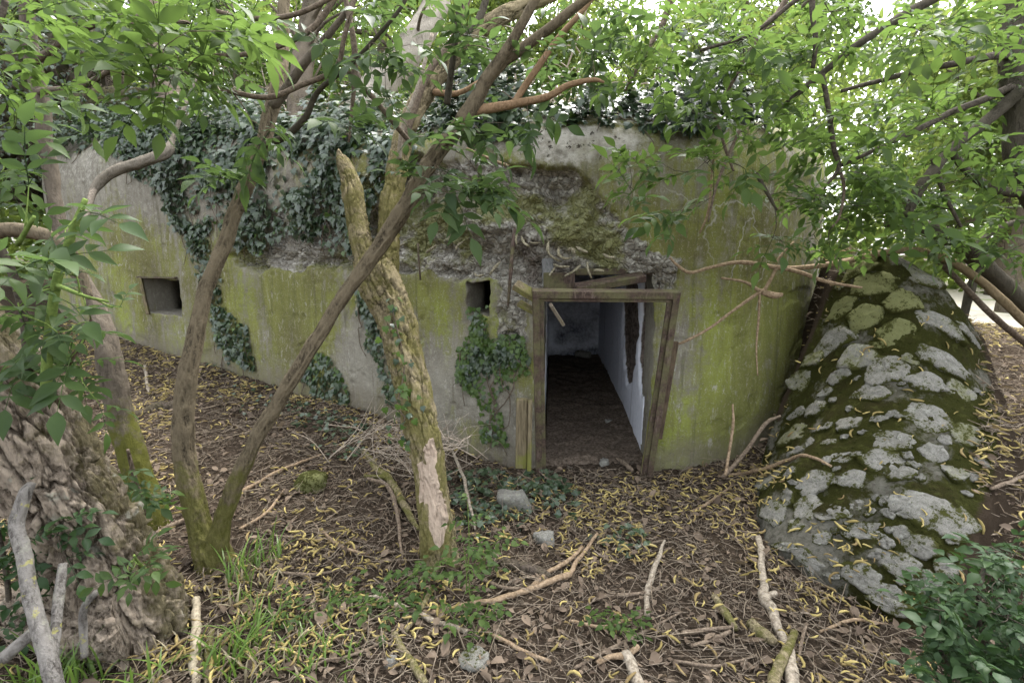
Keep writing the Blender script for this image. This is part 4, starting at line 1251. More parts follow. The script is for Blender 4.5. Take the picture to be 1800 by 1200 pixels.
# slender grey tree at the left edge, its foot mossy behind the big trunk
p0 = hit(272, 925)
slim = thing('tree', 'slender grey tree with loose leafy top along the left edge of the photo', 'tree', p0)
Pa, ra = limb('trunk', slim, L4([(282, 985, 2.95, 58), (270, 930, 2.86, 50), (248, 850, 2.85, 42), (215, 740, 2.85, 38), (190, 620, 2.82, 34.0), (165, 530, 2.9, 23.8), (115, 430, 2.95, 21.2), (88, 300, 2.95, 21.2), (70, 180, 2.9, 22.1), (52, 60, 2.85, 21.2), (40, -60, 2.8, 20.4)]),
          mat_bark('mossy grey bark', (.045, .038, .03), (.14, .118, .092), .9), 40, .012, .5, 26, 6, lambda V: sstep(1.3, .4, V[:, 2]) * .75)
slim_nodes = [n4(Pa, ra)[-40:]]
for rows in ([(60, 110, 2.88, 14), (130, 60, 2.6, 10), (220, 30, 2.4, 8), (330, 40, 2.2, 6)], [(66, 160, 2.88, 12), (140, 150, 2.6, 9), (230, 110, 2.35, 7), (330, 130, 2.2, 5)],
             [(48, 20, 2.85, 14), (110, -40, 2.5, 10), (240, -60, 2.2, 8), (400, -40, 2.05, 6)]):
    P, r = limb('branch', slim, L4(rows), grey_bark, 8, .03, .2, 30, 8, .2)
    slim_nodes.append(n4(P, r))
twigs_and_leaves(slim, slim_nodes, [(130, 40, 60, 60, 1.9, 2.6, 12), (220, 70, 90, 70, 1.8, 2.5, 26), (330, 60, 90, 70, 1.8, 2.5, 24), (290, 130, 60, 50, 1.9, 2.6, 14), (140, 150, 50, 40, 2.0, 2.6, 6), (420, 20, 60, 40, 1.9, 2.5, 10)], EB_T, elder_bright, (2, 4), 1.1, dens=.5)

# elder with two stems from one foot
p0 = hit(372, 985)
twin = thing('tree', 'elder tree of two stems forking from one mossy foot in front of the bunker', 'tree', p0)
low = lambda V: sstep(1.0, .15, V[:, 2]) * .8
Pa, ra = limb('trunk', twin, L4([(378, 1040, 2.66, 78), (376, 985, 2.62, 58), (354, 930, 2.62, 38), (330, 830, 2.62, 33.6), (322, 745, 2.62, 32.0), (338, 620, 2.66, 26), (368, 490, 2.75, 23), (408, 400, 2.82, 22), (436, 325, 2.86, 24.0), (462, 250, 2.92, 22.4), (484, 170, 3.0, 21.6), (497, 80, 3.1, 19.2), (505, -60, 3.2, 16.0)]), elder_bark, 90, .006, .52, 32, 7, low)
Pb, rb = limb('trunk', twin, L4([(376, 1036, 2.66, 70), (376, 990, 2.62, 52), (388, 930, 2.6, 30.4), (412, 850, 2.58, 25.6), (465, 745, 2.57, 24.0), (520, 655, 2.56, 23.2), (590, 545, 2.58, 23.2), (650, 455, 2.58, 24.8), (705, 370, 2.58, 27.2), (760, 280, 2.6, 26.4), (812, 215, 2.6, 24.0)]), elder_bark, 90, .006, .52, 32, 7, low)
tn = [n4(Pa, ra)[len(Pa) * 2 // 3:], n4(Pb, rb)[len(Pb) * 3 // 4:]]
for rows, m in (([(812, 215, 2.6, 30), (835, 180, 2.58, 27), (855, 140, 2.55, 24), (890, 90, 2.5, 19), (925, 35, 2.45, 17), (960, -30, 2.4, 15)], elder_bark),
                ([(850, 145, 2.55, 22), (885, 110, 2.55, 20), (935, 75, 2.55, 18), (985, 38, 2.5, 17), (1050, -15, 2.45, 15)], elder_bark),
                ([(812, 215, 2.6, 26), (830, 197, 2.6, 19), (870, 190, 2.6, 16), (905, 184, 2.6, 14), (960, 172, 2.58, 12), (1000, 150, 2.55, 10), (1042, 141, 2.5, 8), (1062, 145, 2.5, 4)], tan_bark),
                ([(903, 183, 2.6, 12), (925, 150, 2.6, 12), (955, 105, 2.6, 11), (985, 65, 2.6, 10), (1020, 25, 2.6, 9), (1055, -20, 2.6, 8)], tan_bark),
                ([(812, 215, 2.6, 26), (826, 195, 2.58, 16), (848, 150, 2.56, 15)], tan_bark),
                ([(440, 262, 2.9, 14), (495, 245, 2.86, 12), (535, 210, 2.8, 11), (560, 160, 2.75, 9), (620, 110, 2.6, 7), (700, 20, 2.5, 6), (720, -20, 2.5, 5)], dark_bark),
                ([(478, 190, 2.96, 18), (530, 118, 2.9, 15), (565, 75, 2.85, 13), (605, 25, 2.8, 10), (640, -30, 2.7, 8)], grey_bark),
                ([(360, 98, 2.5, 6), (440, 95, 2.5, 8), (510, 72, 2.55, 9), (560, 40, 2.6, 10), (600, -20, 2.6, 10)], twig_m),
                ([(400, 160, 2.5, 8), (470, 172, 2.5, 9), (530, 150, 2.55, 9), (590, 120, 2.55, 8), (606, 60, 2.5, 8), (625, -10, 2.5, 9)], twig_m),
                ([(380, 20, 2.4, 7), (440, 35, 2.4, 8), (520, 25, 2.4, 8), (600, -15, 2.4, 8)], twig_m),
                ([(612, 250, 2.7, 4), (622, 160, 2.7, 8), (624, 90, 2.7, 10), (612, 20, 2.7, 9), (604, -20, 2.7, 8)], twig_m),
                ([(606, 118, 2.7, 10), (650, 165, 2.75, 9), (690, 215, 2.8, 9), (722, 252, 2.9, 8)], twig_m),
                ([(785, 185, 3.0, 12), (792, 120, 2.9, 11), (800, 60, 2.8, 11), (812, -20, 2.7, 12)], dark_bark)):
    P, r = limb('branch', twin, L4(rows), m, 10, .02, .22, 30, 8, .15)
    tn.append(n4(P, r))
twigs_and_leaves(twin, tn, [(455, 235, 40, 40, 2.4, 2.7, 5), (415, 312, 45, 30, 2.45, 2.7, 5), (375, 150, 60, 50, 2.3, 2.8, 7), (600, 70, 80, 60, 2.5, 3.0, 8), (700, 110, 40, 50, 2.4, 2.6, 6), (660, 165, 30, 30, 2.4, 2.6, 3),
                 (765, 240, 40, 25, 2.35, 2.55, 6), (740, 310, 40, 20, 2.4, 2.55, 4), (790, 330, 40, 30, 2.35, 2.5, 5), (870, 330, 30, 15, 2.4, 2.5, 3), (870, 230, 60, 30, 2.4, 2.6, 4), (930, 190, 60, 40, 2.4, 2.7, 5),
                 (990, 110, 60, 50, 2.5, 2.8, 8), (860, 60, 60, 50, 2.4, 2.8, 10), (1050, 60, 50, 60, 2.5, 2.9, 12), (670, 10, 80, 30, 2.4, 2.9, 8), (880, 330, 40, 30, 2.5, 2.8, 4), (610, 220, 30, 30, 2.5, 2.7, 3), (1030, 170, 40, 30, 2.6, 2.9, 3)], E_T, elder_m, (2, 4), 1.1, dens=.6)

# broken mossy tree in the middle, its bark stripped near the foot
p0 = hit(768, 975)
broken = thing('tree', 'leaning dead-topped tree with mossy cracked bark and a stripped pale wood patch', 'tree', p0)
wp = [at(757, 800, 2.60), at(752, 848, 2.59), at(768, 900, 2.57), at(770, 938, 2.57)]
def stripped(V):
    o = np.zeros(len(V))
    for q, rr in zip(wp, (.05, .075, .07, .045)):
        d = (V - q) * np.array([1.25, .9, .55])
        o = np.maximum(o, 1 - np.sqrt((d ** 2).sum(1)) / rr * .5)
    return sstep(.35, .65, o + .45 * (fbm(V * np.array([26, 26, 9]), 3) - .5))
mossf = lambda V: np.clip(.55 + .5 * (fbm(V * 4, 2) - .5), 0, 1)
limb('trunk', broken, L4([(780, 1035, 2.70, 78), (774, 985, 2.66, 66), (768, 920, 2.66, 58), (757, 840, 2.68, 53), (742, 750, 2.7, 58), (718, 650, 2.78, 62), (694, 570, 2.86, 66), (668, 500, 2.95, 72), (655, 455, 3.0, 60)]), moss_bark, 150, .006, .36, 13, 4.0, mossf, stripped, mode='cork')
limb('branch', broken, L4([(662, 490, 2.97, 46), (640, 435, 3.0, 40), (630, 385, 3.06, 36), (620, 330, 3.12, 34), (602, 288, 3.16, 24), (596, 276, 3.17, 14), (594, 262, 3.18, 3)]), moss_bark, 90, .007, .36, 17, 5, mossf, mode='cork')
limb('branch', broken, L4([(672, 510, 2.97, 52), (684, 440, 3.02, 38), (690, 370, 3.1, 36), (697, 300, 3.2, 36), (712, 240, 3.3, 33), (745, 170, 3.42, 34), (790, 105, 3.52, 34), (840, 55, 3.6, 30), (900, 22, 3.65, 26), (990, -15, 3.7, 22)]), moss_bark, 80, .009, .36, 17, 5, lambda V: np.clip(.75 - .5 * sstep(2.0, 2.7, V[:, 2]), 0, 1), mode='cork')
for rows, m in (([(702, 285, 3.2, 14), (745, 150, 3.3, 12), (800, 60, 3.35, 10), (830, -20, 3.4, 9)], twig_m), ([(790, 105, 3.5, 18), (835, 45, 3.55, 14), (860, -20, 3.6, 12)], dark_bark),
                ([(700, 280, 3.15, 9), (708, 220, 3.1, 8), (735, 150, 3.1, 7), (760, 60, 3.1, 6)], twig_pale), ([(765, 162, 3.4, 12), (805, 165, 3.35, 9), (850, 140, 3.3, 7)], tan_bark)):
    limb('branch', broken, L4(rows), m, 9, .025, .2, 30, 8, .1)

# ------------------------------------------------------------------ elder overhanging from the right
p0 = np.array([3.8, 2.9, gz(3.8, 2.9)])
relder = thing('tree', 'spreading elder tree with dark trunk at the right edge and boughs hanging over the bunker', 'tree', p0)
Pa, ra = limb('trunk', relder, np.vstack([[3.82, 2.88, .2, .15], [3.7, 2.92, .8, .115], [3.5, 2.98, 1.5, .10], L4([(1800, 300, 3.1, 46), (1790, 200, 3.1, 42), (1783, 80, 3.1, 38), (1780, -80, 3.1, 34)])]), dark_bark, 36, .015, .3, 18, 4, .3)
rn = [n4(Pa, ra)[30:]]
for rows, m in (([(1795, 160, 3.08, 22), (1730, 215, 3.0, 18), (1665, 270, 2.95, 16), (1620, 330, 2.9, 18), (1590, 385, 2.88, 12)], dark_bark),
                ([(1790, 150, 3.1, 14), (1700, 185, 2.95, 11), (1600, 235, 2.85, 9), (1480, 290, 2.8, 6)], twig_dark),
                ([(1785, 95, 3.1, 14), (1690, 110, 2.9, 11), (1590, 130, 2.8, 9), (1480, 160, 2.7, 6)], twig_dark),
                ([(1780, -60, 3.1, 16), (1660, -10, 2.75, 16), (1560, 45, 2.7, 14), (1480, 100, 2.7, 12), (1420, 150, 2.75, 10), (1360, 200, 2.8, 6)], dark_bark),
                ([(1445, 130, 2.72, 8), (1456, 190, 2.72, 8), (1466, 260, 2.72, 8), (1474, 295, 2.72, 7), (1450, 330, 2.72, 4)], twig_dark),
                ([(1474, 292, 2.72, 6), (1484, 330, 2.7, 5), (1476, 380, 2.7, 4), (1462, 400, 2.7, 3)], twig_m),
                ([(1430, -40, 2.6, 10), (1428, 20, 2.6, 9), (1434, 70, 2.6, 8), (1428, 120, 2.62, 7)], twig_dark),
                ([(1400, -40, 2.7, 12), (1370, 20, 2.7, 10), (1340, 50, 2.7, 9), (1290, 140, 2.75, 6), (1270, 180, 2.8, 4)], twig_m),
                ([(1200, -60, 2.9, 14), (1170, 30, 2.9, 10), (1130, 100, 2.85, 8), (1100, 160, 2.85, 5)], twig_m),
                ([(1640, 280, 2.92, 10), (1660, 340, 2.9, 7), (1690, 400, 2.9, 5)], twig_dark), ([(1670, 265, 2.95, 12), (1710, 310, 3.0, 12), (1760, 335, 3.0, 15), (1830, 345, 3.1, 18)], dark_bark),
                ([(1255, 190, 2.8, 5), (1275, 260, 2.8, 5), (1290, 300, 2.8, 4)], twig_m), ([(1300, 230, 2.8, 6), (1262, 320, 2.8, 5), (1245, 390, 2.8, 3)], twig_m), ([(1330, 305, 2.8, 7), (1350, 340, 2.82, 6), (1366, 370, 2.85, 4)], dark_bark),
                ([(1460, -30, 2.4, 9), (1400, 0, 2.4, 8), (1320, 60, 2.45, 6), (1230, 90, 2.5, 5)], twig_dark)):
    P, r = limb('branch', relder, L4(rows), m, 9, .025, .25, 30, 8, .15)
    rn.append(n4(P, r))
twigs_and_leaves(relder, rn, [(1130, 60, 80, 70, 2.4, 3.2, 14), (1250, 60, 90, 70, 2.3, 3.2, 20), (1340, 110, 90, 80, 2.4, 3.2, 24), (1210, 190, 70, 60, 2.5, 3.0, 6), (1150, 130, 60, 40, 2.5, 3.0, 6), (1100, 330, 30, 30, 2.6, 2.8, 4), (1140, 270, 40, 30, 2.6, 2.9, 6),
                 (1300, 210, 80, 60, 2.5, 3.1, 9), (1280, 270, 60, 40, 2.6, 3.0, 5), (1260, 330, 60, 40, 2.6, 2.9, 5), (1440, 60, 70, 60, 2.4, 3.0, 13), (1420, 220, 60, 80, 2.5, 3.1, 14), (1430, 340, 70, 60, 2.6, 3.1, 18), (1480, 400, 60, 40, 2.7, 3.1, 14),
                 (1500, 270, 70, 80, 2.5, 3.2, 22), (1560, 340, 80, 70, 2.6, 3.3, 26), (1640, 380, 80, 50, 2.7, 3.3, 16), (1620, 220, 90, 80, 2.5, 3.3, 24), (1720, 270, 80, 90, 2.6, 3.3, 20), (1730, 120, 80, 80, 2.5, 3.3, 14), (1660, 50, 90, 50, 2.2, 3.0, 16),
                 (1580, 60, 70, 50, 2.4, 3.2, 8), (1760, 400, 50, 70, 2.7, 3.3, 9), (1780, 30, 60, 50, 2.2, 2.8, 8), (1700, 430, 80, 30, 2.9, 3.4, 8), (1380, 420, 50, 25, 2.8, 3.1, 5), (1190, 380, 40, 30, 2.7, 2.9, 4)], EB_T, elder_bright, (2, 4), .98, twig_dark, dens=.84)

# arching fallen boughs over the right end of the wall
p0 = np.array([4.9, 3.6, gz(4.9, 3.6)])
arch = thing('fallen_bough', 'dark arching boughs sweeping down to the ground at the right above the stone wall', 'branch', p0)
for rows, m in (([(1560, 392, 3.4, 14), (1630, 402, 3.45, 26), (1700, 440, 3.5, 30), (1765, 500, 3.5, 28), (1830, 560, 3.45, 30), (1960, 690, 3.4, 34)], dark_bark),
                ([(1480, 462, 3.3, 9), (1560, 442, 3.35, 10), (1640, 446, 3.35, 13), (1720, 490, 3.3, 13), (1800, 562, 3.25, 14), (1900, 640, 3.2, 16)], mat_bark('yellow brown bark', (.11, .08, .045), (.26, .2, .12), .2)),
                ([(1640, 446, 3.36, 9), (1690, 500, 3.4, 9), (1750, 560, 3.4, 10), (1850, 640, 3.4, 11)], twig_m), ([(1700, 440, 3.5, 12), (1760, 400, 3.5, 10), (1830, 380, 3.5, 9)], dark_bark),
                ([(1690, 575, 3.5, 10), (1700, 520, 3.5, 14), (1720, 470, 3.5, 12), (1745, 420, 3.5, 8)], dark_bark)):
    limb('branch', arch, L4(rows), m, 12, .02, .3, 26, 7, .3)

# pale dead bough lying over the ivy on the left of the roof
p0 = at(200, 305, 4.9)
bough = thing('fallen_bough', 'pale dead bough with peeling bark lying across the ivy at left', 'branch', p0)
limb('branch', bough, L4([(158, 345, 4.75, 8.6), (172, 325, 4.8, 14.4), (205, 300, 4.85, 17.3), (250, 285, 4.9, 17.3), (292, 268, 4.95, 17.3), (305, 240, 5.0, 7.2), (325, 190, 5.1, 5.8), (345, 140, 5.2, 3.6)]), mat_bark('bleached bark', (.05, .042, .032), (.22, .195, .155), .3), 30, .01, .5, 20, 5, .2)
limb('branch', bough, L4([(170, 325, 4.8, 12), (160, 345, 4.75, 10), (150, 400, 4.7, 7)]), twig_pale, 8, .02, .2, 20, 6, 0)

# ------------------------------------------------------------------ background wood
def bg_tree(x, y, h, r, lean, label, temps, mat, crown, n, trunkmat=grey_bark, limbs=6, seed=0):
    """A tree behind the bunker: tapered trunk, limbs, and shoots of leaves gathered in clumps."""
    q = np.random.default_rng(seed)
    z0 = float(gz(x, y))
    t = thing('tree', label, 'tree', (x, y, z0))
    top = np.array([x + lean[0], y + lean[1], z0 + h])
    P, rr = limb('trunk', t, np.array([[x, y, z0 - .2, r * 1.25], [x + lean[0] * .2, y + lean[1] * .2, z0 + h * .3, r], [x + lean[0] * .65, y + lean[1] * .6, z0 + h * .65, r * .7], [*top, r * .25]]), trunkmat, 14, .08, .3, 9, 2, .4)
    ends = [top]
    for k in range(limbs):
        b = P[int(len(P) * q.uniform(.3, .85))]
        a = q.uniform(0, 2 * np.pi); ln = q.uniform(.5, 1.0) * crown[0]
        e = b + np.array([math.cos(a) * ln, math.sin(a) * ln, q.uniform(.2, .9) * ln])
        m = (b + e) / 2 + np.array([0, 0, -.1 * ln]) + q.normal(size=3) * .1
        limb('branch', t, np.array([[*b, r * .45], [*m, r * .3], [*e, r * .1]]), trunkmat, 7, .1, .2, 9, 2, .2)
        ends += [e, m]
    c = np.array([x + lean[0] * .7, y + lean[1] * .7, z0 + crown[2]])
    cl = []
    nc = max(8, n // 55)
    while len(cl) < nc:
        v = q.uniform(-1, 1, 3)
        if .25 < np.linalg.norm(v) < 1: cl.append(c + v * np.array([crown[0], crown[0], crown[1]]))
    cl = np.array(cl + ends)
    w = q.uniform(.3, 1.6, len(cl)); w /= w.sum()
    k = q.choice(len(cl), n, p=w)
    pos = cl[k] + q.normal(size=(n, 3)) * np.array([.34, .34, .22]) * q.uniform(.6, 1.5, len(cl))[k][:, None]
    D = q.normal(size=(n, 3)) + [0, 0, -.2]; U = q.normal(size=(n, 3)) * .5 + [0, 0, 1]
    g = Geo(); which = q.integers(0, len(temps), n); F = frames(D, U) * q.uniform(1.1, 1.95, n)[:, None, None]
    tj = np.clip(.5 + .25 * q.normal(size=len(cl)), 0, 1)[k] + q.uniform(-.25, .25, n)
    for wv, (V, Q, T, A, me) in enumerate(temps):
        ii = np.nonzero(which == wv)[0]
        W = pos[ii][:, None] + np.einsum('nij,vj->nvi', F[ii], V)
        off = (np.arange(len(ii)) * len(V))[:, None, None]
        g.add(W.reshape(-1, 3), (Q[None] + off).reshape(-1, 4), None, tint=np.clip(.25 * A[None] + .75 * tj[ii][:, None], 0, 1).ravel())
    g.obj('crown', mat, t, kind='stuff')
BG = [(-8.6, 9.5, 5.5, .14, (.6, .2), 'bushy tree far left behind the rounded end of the bunker', FA_T, far_m, (2.0, 2.0, 3.4), 1500),
      (-6.2, 12.5, 7.5, .2, (-.5, 0), 'tall thin-crowned tree behind the left part of the bunker roof', FD_T, far_dark, (2.4, 2.6, 5.0), 1700),
      (-3.6, 11.8, 7.0, .16, (.9, .2), 'leaning light green tree behind the ivy heap on the roof', FA_T, far_m, (2.2, 2.4, 5.2), 1500),
      (-1.2, 12.2, 7.5, .2, (1.2, 0), 'pale green tree behind the middle of the roof leaning right', FA_T, far_m, (2.3, 2.6, 5.2), 1600),
      (1.2, 11.8, 7.0, .15, (-.6, .3), 'yellow green tree behind the roof above the doorway', FA_T, far_m, (2.2, 2.3, 4.8), 1600),
      (3.4, 10.2, 6.0, .13, (.5, 0), 'young leafy tree standing behind the right end of the bunker', FA_T, far_m, (2.0, 2.2, 3.9), 1700),
      (6.3, 12.8, 7.5, .2, (-.8, 0), 'taller tree behind the overhanging elder boughs at right', FD_T, far_dark, (2.6, 2.8, 5.0), 1700),
      (8.2, 8.0, 5.0, .12, (.3, 0), 'bright bushy tree beside the pale track at far right', FA_T, far_m, (1.8, 1.7, 3.6), 1400),
      (11.5, 11.5, 6.5, .18, (0, 0), 'distant round tree beyond the pale track', FA_T, far_m, (2.8, 2.4, 4.0), 1500),
      (-11.5, 8.0, 6.5, .2, (.6, 0), 'dim tree at the far left margin behind the slender trunk', FD_T, far_dark, (2.4, 2.6, 3.6), 1500)]
for k, (x, y, h, r, ln, lab, tp, m, cr, n) in enumerate(BG):
    bg_tree(x, y, h, r, ln, lab, tp, m, cr, int(n * 1.05), seed=50 + k)
# far wood closing the view
g = Geo(); n = 9500
a = rng.uniform(R(-62), R(62), n); d = rng.uniform(17, 26, n)
pos = np.stack([np.sin(a) * d, np.cos(a) * d, .6 + rng.uniform(0, 1, n) ** 1.3 * (6.5 + 7.0 * fbm(np.stack([a * 5, 0 * a, 0 * a], -1), 3))], -1)
F = frames(rng.normal(size=(n, 3)), rng.normal(size=(n, 3)) * .5 + [0, 0, 1]) * rng.uniform(2.9, 4.6, n)[:, None, None]
V, Q, T, A, me = FA_T[0]
tv = fbm(pos * .6, 3)
g.add((pos[:, None] + np.einsum('nij,vj->nvi', F, V)).reshape(-1, 3), (Q[None] + (np.arange(n) * len(V))[:, None, None]).reshape(-1, 4), tint=np.repeat(np.clip(2.2 * (tv - .5) + .5, 0, 1), len(V)))
g.obj('woodland', far_m, kind='stuff')

# dark ivy-clad leaning stump mass behind the left end
p0 = np.array([-7.4, 9.6, 1.0])
stump = thing('tree_stump', 'dark leaning stump hung with ivy and dead roots behind the left end of the roof', 'tree stump', p0)
limb('trunk', stump, L4([(40, 330, 8.2, 150), (90, 230, 8.0, 160), (125, 140, 7.8, 150), (110, 60, 7.8, 110), (60, -40, 7.8, 90)]), dark_bark, 80, .03, .5, 6, 2.5, .5, mode='cork')
limb('trunk', stump, L4([(120, 260, 7.4, 90), (190, 205, 7.2, 80), (250, 190, 7.0, 60), (300, 190, 6.9, 30)]), dark_bark, 60, .03, .5, 7, 3, .6, mode='cork')
g = Geo()
for k in range(170):
    b = at(rng.uniform(0, 230), rng.uniform(60, 270), rng.uniform(7.0, 7.6))
    P = spline([b, b + rng.normal(size=3) * .2 + [0, -.1, -.1], b + rng.normal(size=3) * .3 + [0, -.1, -.35]], 7)
    g.add(*tube(P, np.linspace(.012, .003, 7), 4))
g.obj('root_hairs', twig_dark, stump, kind='stuff')
n = 2200
pos = at(rng.uniform(-40, 260, n), rng.uniform(20, 330, n), rng.uniform(6.6, 7.5, n))
pos = pos[(pos[:, 2] > 1.2) & (fbm(pos * 2.2, 3) > .42)]; n = len(pos)
leafset(stump, IV_T, pos, rng.normal(size=(n, 3)) * .5 + [0, -.3, -1], rng.normal(size=(n, 3)) * .4 + [0.2, -1, .5], rng.uniform(.06, .11, n), ivy_m, 0, rest='ivy_cover')

# tangle of dead stems on the roof and behind it
g = Geo()
for k in range(330):
    x, y = rng.uniform(-3.3, 1.6), rng.uniform(6.6, 9.4)
    b = np.array([x, y, 2.9])
    ln = rng.uniform(.7, 2.3); a = rng.uniform(0, 6.28)
    e = b + np.array([math.cos(a) * ln * .6, math.sin(a) * ln * .4, ln * rng.uniform(.35, .9)])
    P = spline([b, (b + e) / 2 + rng.normal(size=3) * .22, e, e + rng.normal(size=3) * .3 + [0, 0, -.25]], 12)
    g.add(*tube(P, np.linspace(.015, .004, 12) * rng.uniform(.6, 1.3), 4))
g.obj('dead_thicket', twig_pale, base=(-1, 7.8, 2.9), kind='stuff')
tag(bpy.data.objects['dead_thicket'], 'tangle of pale dead stems behind the bunker roof', 'thicket')
for k, (rows, lab) in enumerate((([(590, 330, 5.4, 60), (620, 240, 5.6, 62), (660, 160, 5.9, 58), (720, 90, 6.2, 50), (760, 20, 6.5, 44), (780, -60, 6.8, 40)], 'pale leaning trunk rising behind the ivy in the middle of the roof'),
                                 ([(330, 300, 6.3, 46), (300, 180, 6.6, 42), (262, 80, 6.9, 40), (250, -40, 7.1, 36)], 'thin trunk behind the left ivy heap leaning left'),
                                 ([(520, 260, 5.6, 44), (530, 140, 5.9, 38), (545, 40, 6.2, 32), (560, -50, 6.4, 28)], 'dark upright trunk standing on the roof behind the ivy'))):
    a = L4(rows)
    t = thing('tree', lab, 'tree', a[0, :3])
    P, r = limb('trunk', t, a, (mat_bark('ashen bark', (.14, .12, .095), (.36, .33, .28), .3) if k == 0 else grey_bark), 22, .03, .35, 12, 3, .3)
    tn_ = [n4(P, r)[len(P) // 2:]]
    for q in range(5):
        b = P[int(len(P) * rng.uniform(.35, .9))]
        e = b + np.array([rng.uniform(-1, 1), rng.uniform(-.4, .4), rng.uniform(.3, 1.0)])
        P2, r2 = limb('branch', t, np.array([[*b, .025], [*((b + e) / 2 + rng.normal(size=3) * .1), .018], [*e, .006]]), grey_bark, 7, .05, .2, 14, 4, .2)
        tn_.append(n4(P2, r2))
    c = rows[3]
    twigs_and_leaves(t, tn_, [(c[0], c[1], 190, 90, 5.6, 7.0, 45)], EB_T, elder_bright, (3, 6), 1.0)

# ------------------------------------------------------------------ ivy
def bnorm(s, h):
    a = bunker(s + .01, h) - bunker(s - .01, h); b = bunker(s, h + .01) - bunker(s, h - .01)
    n = unit(np.cross(a, b))
    f = np.sign((n * (bunker(s, h) - np.array([-1.5, 7.5, 1.0]))).sum(-1, keepdims=True))
    return n * np.where(f == 0, 1, f)
def ivy_on_wall(o, poly, n, size=(.05, .09), young=.1, thick=.1, nmax=300, edge=.12, clump=3.0, stems=10, hang=0.0):
    poly = np.asarray(poly)
    lo, hi = poly.min(0), poly.max(0)
    k = n * 12
    s = rng.uniform(lo[0], hi[0], k); h = rng.uniform(lo[1], hi[1], k)
    q = np.stack([s, h, 0 * s], -1)
    cl = fbm(q * clump, 3)
    sd = poly_sd(s, h, poly) + edge * 2.4 * (fbm(q * 6 + 3, 3) - .5)
    ok = (sd < 0) & (rng.uniform(0, 1, k) < sstep(.25, .62, cl) + .12)
    s, h, cl, sd = s[ok][:n], h[ok][:n], cl[ok][:n], sd[ok][:n]
    m = len(s)
    N = bnorm(s, h)
    th = thick * (.15 + 1.1 * sstep(.35, .75, cl)) * sstep(0.02, -.12, sd)
    p = bunker(s, h) + N * (rng.uniform(.1, 1, m) * th + .012)[:, None]
    T = unit(bunker(s, h + .01) - bunker(s, h - .01))
    D = -T * .8 + rng.normal(size=(m, 3)) * .45 + N * .15 + [0, 0, -.35]
    U = N + rng.normal(size=(m, 3)) * .33 + [0, 0, .4]
    sc = rng.uniform(*size, m)
    yg = rng.uniform(0, 1, m) < young * (.3 + 1.4 * (sd > -.12))
    leafset(o, IV_T, p[~yg], D[~yg], U[~yg], sc[~yg], ivy_m, nmax)
    leafset(o, IY_T, p[yg], D[yg], U[yg], sc[yg] * .8, ivy_young, 60 if nmax else 0, rest='young_foliage')
    g = Geo()
    for k in range(stems):
        i = rng.integers(0, m)
        ss = [s[i]]; hh = [h[i]]
        for z in range(7):
            ss.append(ss[-1] + rng.normal() * .06); hh.append(hh[-1] - abs(rng.normal()) * .09 - .02)
        c = np.stack([ss, hh], -1); c = c[(poly_sd(c[:, 0], c[:, 1], poly) < .15) & (c[:, 1] > 0) & (c[:, 1] < H_END)]
        if len(c) < 4: continue
        P = bunker(c[:, 0], c[:, 1]); P = P + bnorm(c[:, 0], c[:, 1]) * .02
        g.add(*tube(spline(P, 18), np.linspace(.006, .003, 18), 5))
    g.obj('stems', twig_m, o, kind='stuff')
def ivy(label, pos, group=None): return thing('ivy', label, 'ivy', pos)
def near_wall(px, py): s, h = wall(px, py); return bunker(s, h)
big = ivy('big dark ivy curtain draped over the left shoulder of the bunker', near_wall(480, 320))
P_big = wall_poly([(200, 250), (300, 232), (420, 235), (560, 225), (690, 222), (740, 262), (700, 300), (668, 340), (650, 400), (610, 440), (560, 425), (500, 425), (450, 450), (420, 425), (385, 395), (345, 425), (318, 400), (300, 370), (292, 340), (225, 300), (215, 275)])
ivy_on_wall(big, P_big, 5200, (.06, .105), young=.07, thick=.15, edge=.14, stems=30)
strand = ivy('narrow ivy strand climbing the wall between the loophole and the twin-stemmed elder', near_wall(410, 560))
ivy_on_wall(strand, wall_poly([(322, 400), (360, 405), (385, 480), (400, 540), (440, 575), (450, 650), (405, 640), (380, 580), (360, 500), (335, 450)]) , 620, (.055, .09), thick=.1, edge=.08, stems=6)
foot = ivy('low ivy mound at the foot of the wall behind the leaning elder stem', near_wall(580, 670))
ivy_on_wall(foot, wall_poly([(528, 640), (560, 620), (600, 640), (615, 700), (590, 735), (545, 690)]), 460, (.055, .09), thick=.13, edge=.07, stems=3)
mid = ivy('ivy on the wall just behind the mossy broken trunk', near_wall(680, 620))
ivy_on_wall(mid, wall_poly([(620, 500), (660, 505), (690, 560), (705, 640), (712, 700), (690, 710), (660, 640), (640, 580)]), 420, (.05, .085), thick=.07, edge=.1, stems=4)
win = ivy('bright and dark ivy hanging below the small square loophole beside the door', near_wall(850, 620))
ivy_on_wall(win, wall_poly([(815, 535), (862, 530), (866, 590), (925, 600), (930, 650), (890, 660), (870, 700), (885, 780), (845, 770), (840, 700), (805, 660), (800, 610), (822, 585)]), 900, (.05, .08), young=.5, thick=.06, edge=.07, stems=9)
sR0, sR1 = S[0], S[-1]
def roof_poly(x0, x1, h0, h1):
    a = L[np.argmin(np.abs(plan[:, 0] - x0) + 9 * (plan[:, 1] > 7.5))]; b = L[np.argmin(np.abs(plan[:, 0] - x1) + 9 * (plan[:, 1] > 7.5))]
    q = np.linspace(a, b, 14)
    return np.array([(s_, h0 + .1 * math.sin(s_ * 5)) for s_ in q] + [(s_, h1) for s_ in q[::-1]])
roofL = ivy('thick ivy heaped along the left half of the bunker roof', bunker(np.float64(L[np.argmin(np.abs(plan[:, 0] + 3.5) + 9 * (plan[:, 1] > 7.5))]), np.float64(W_TOP + .8)))
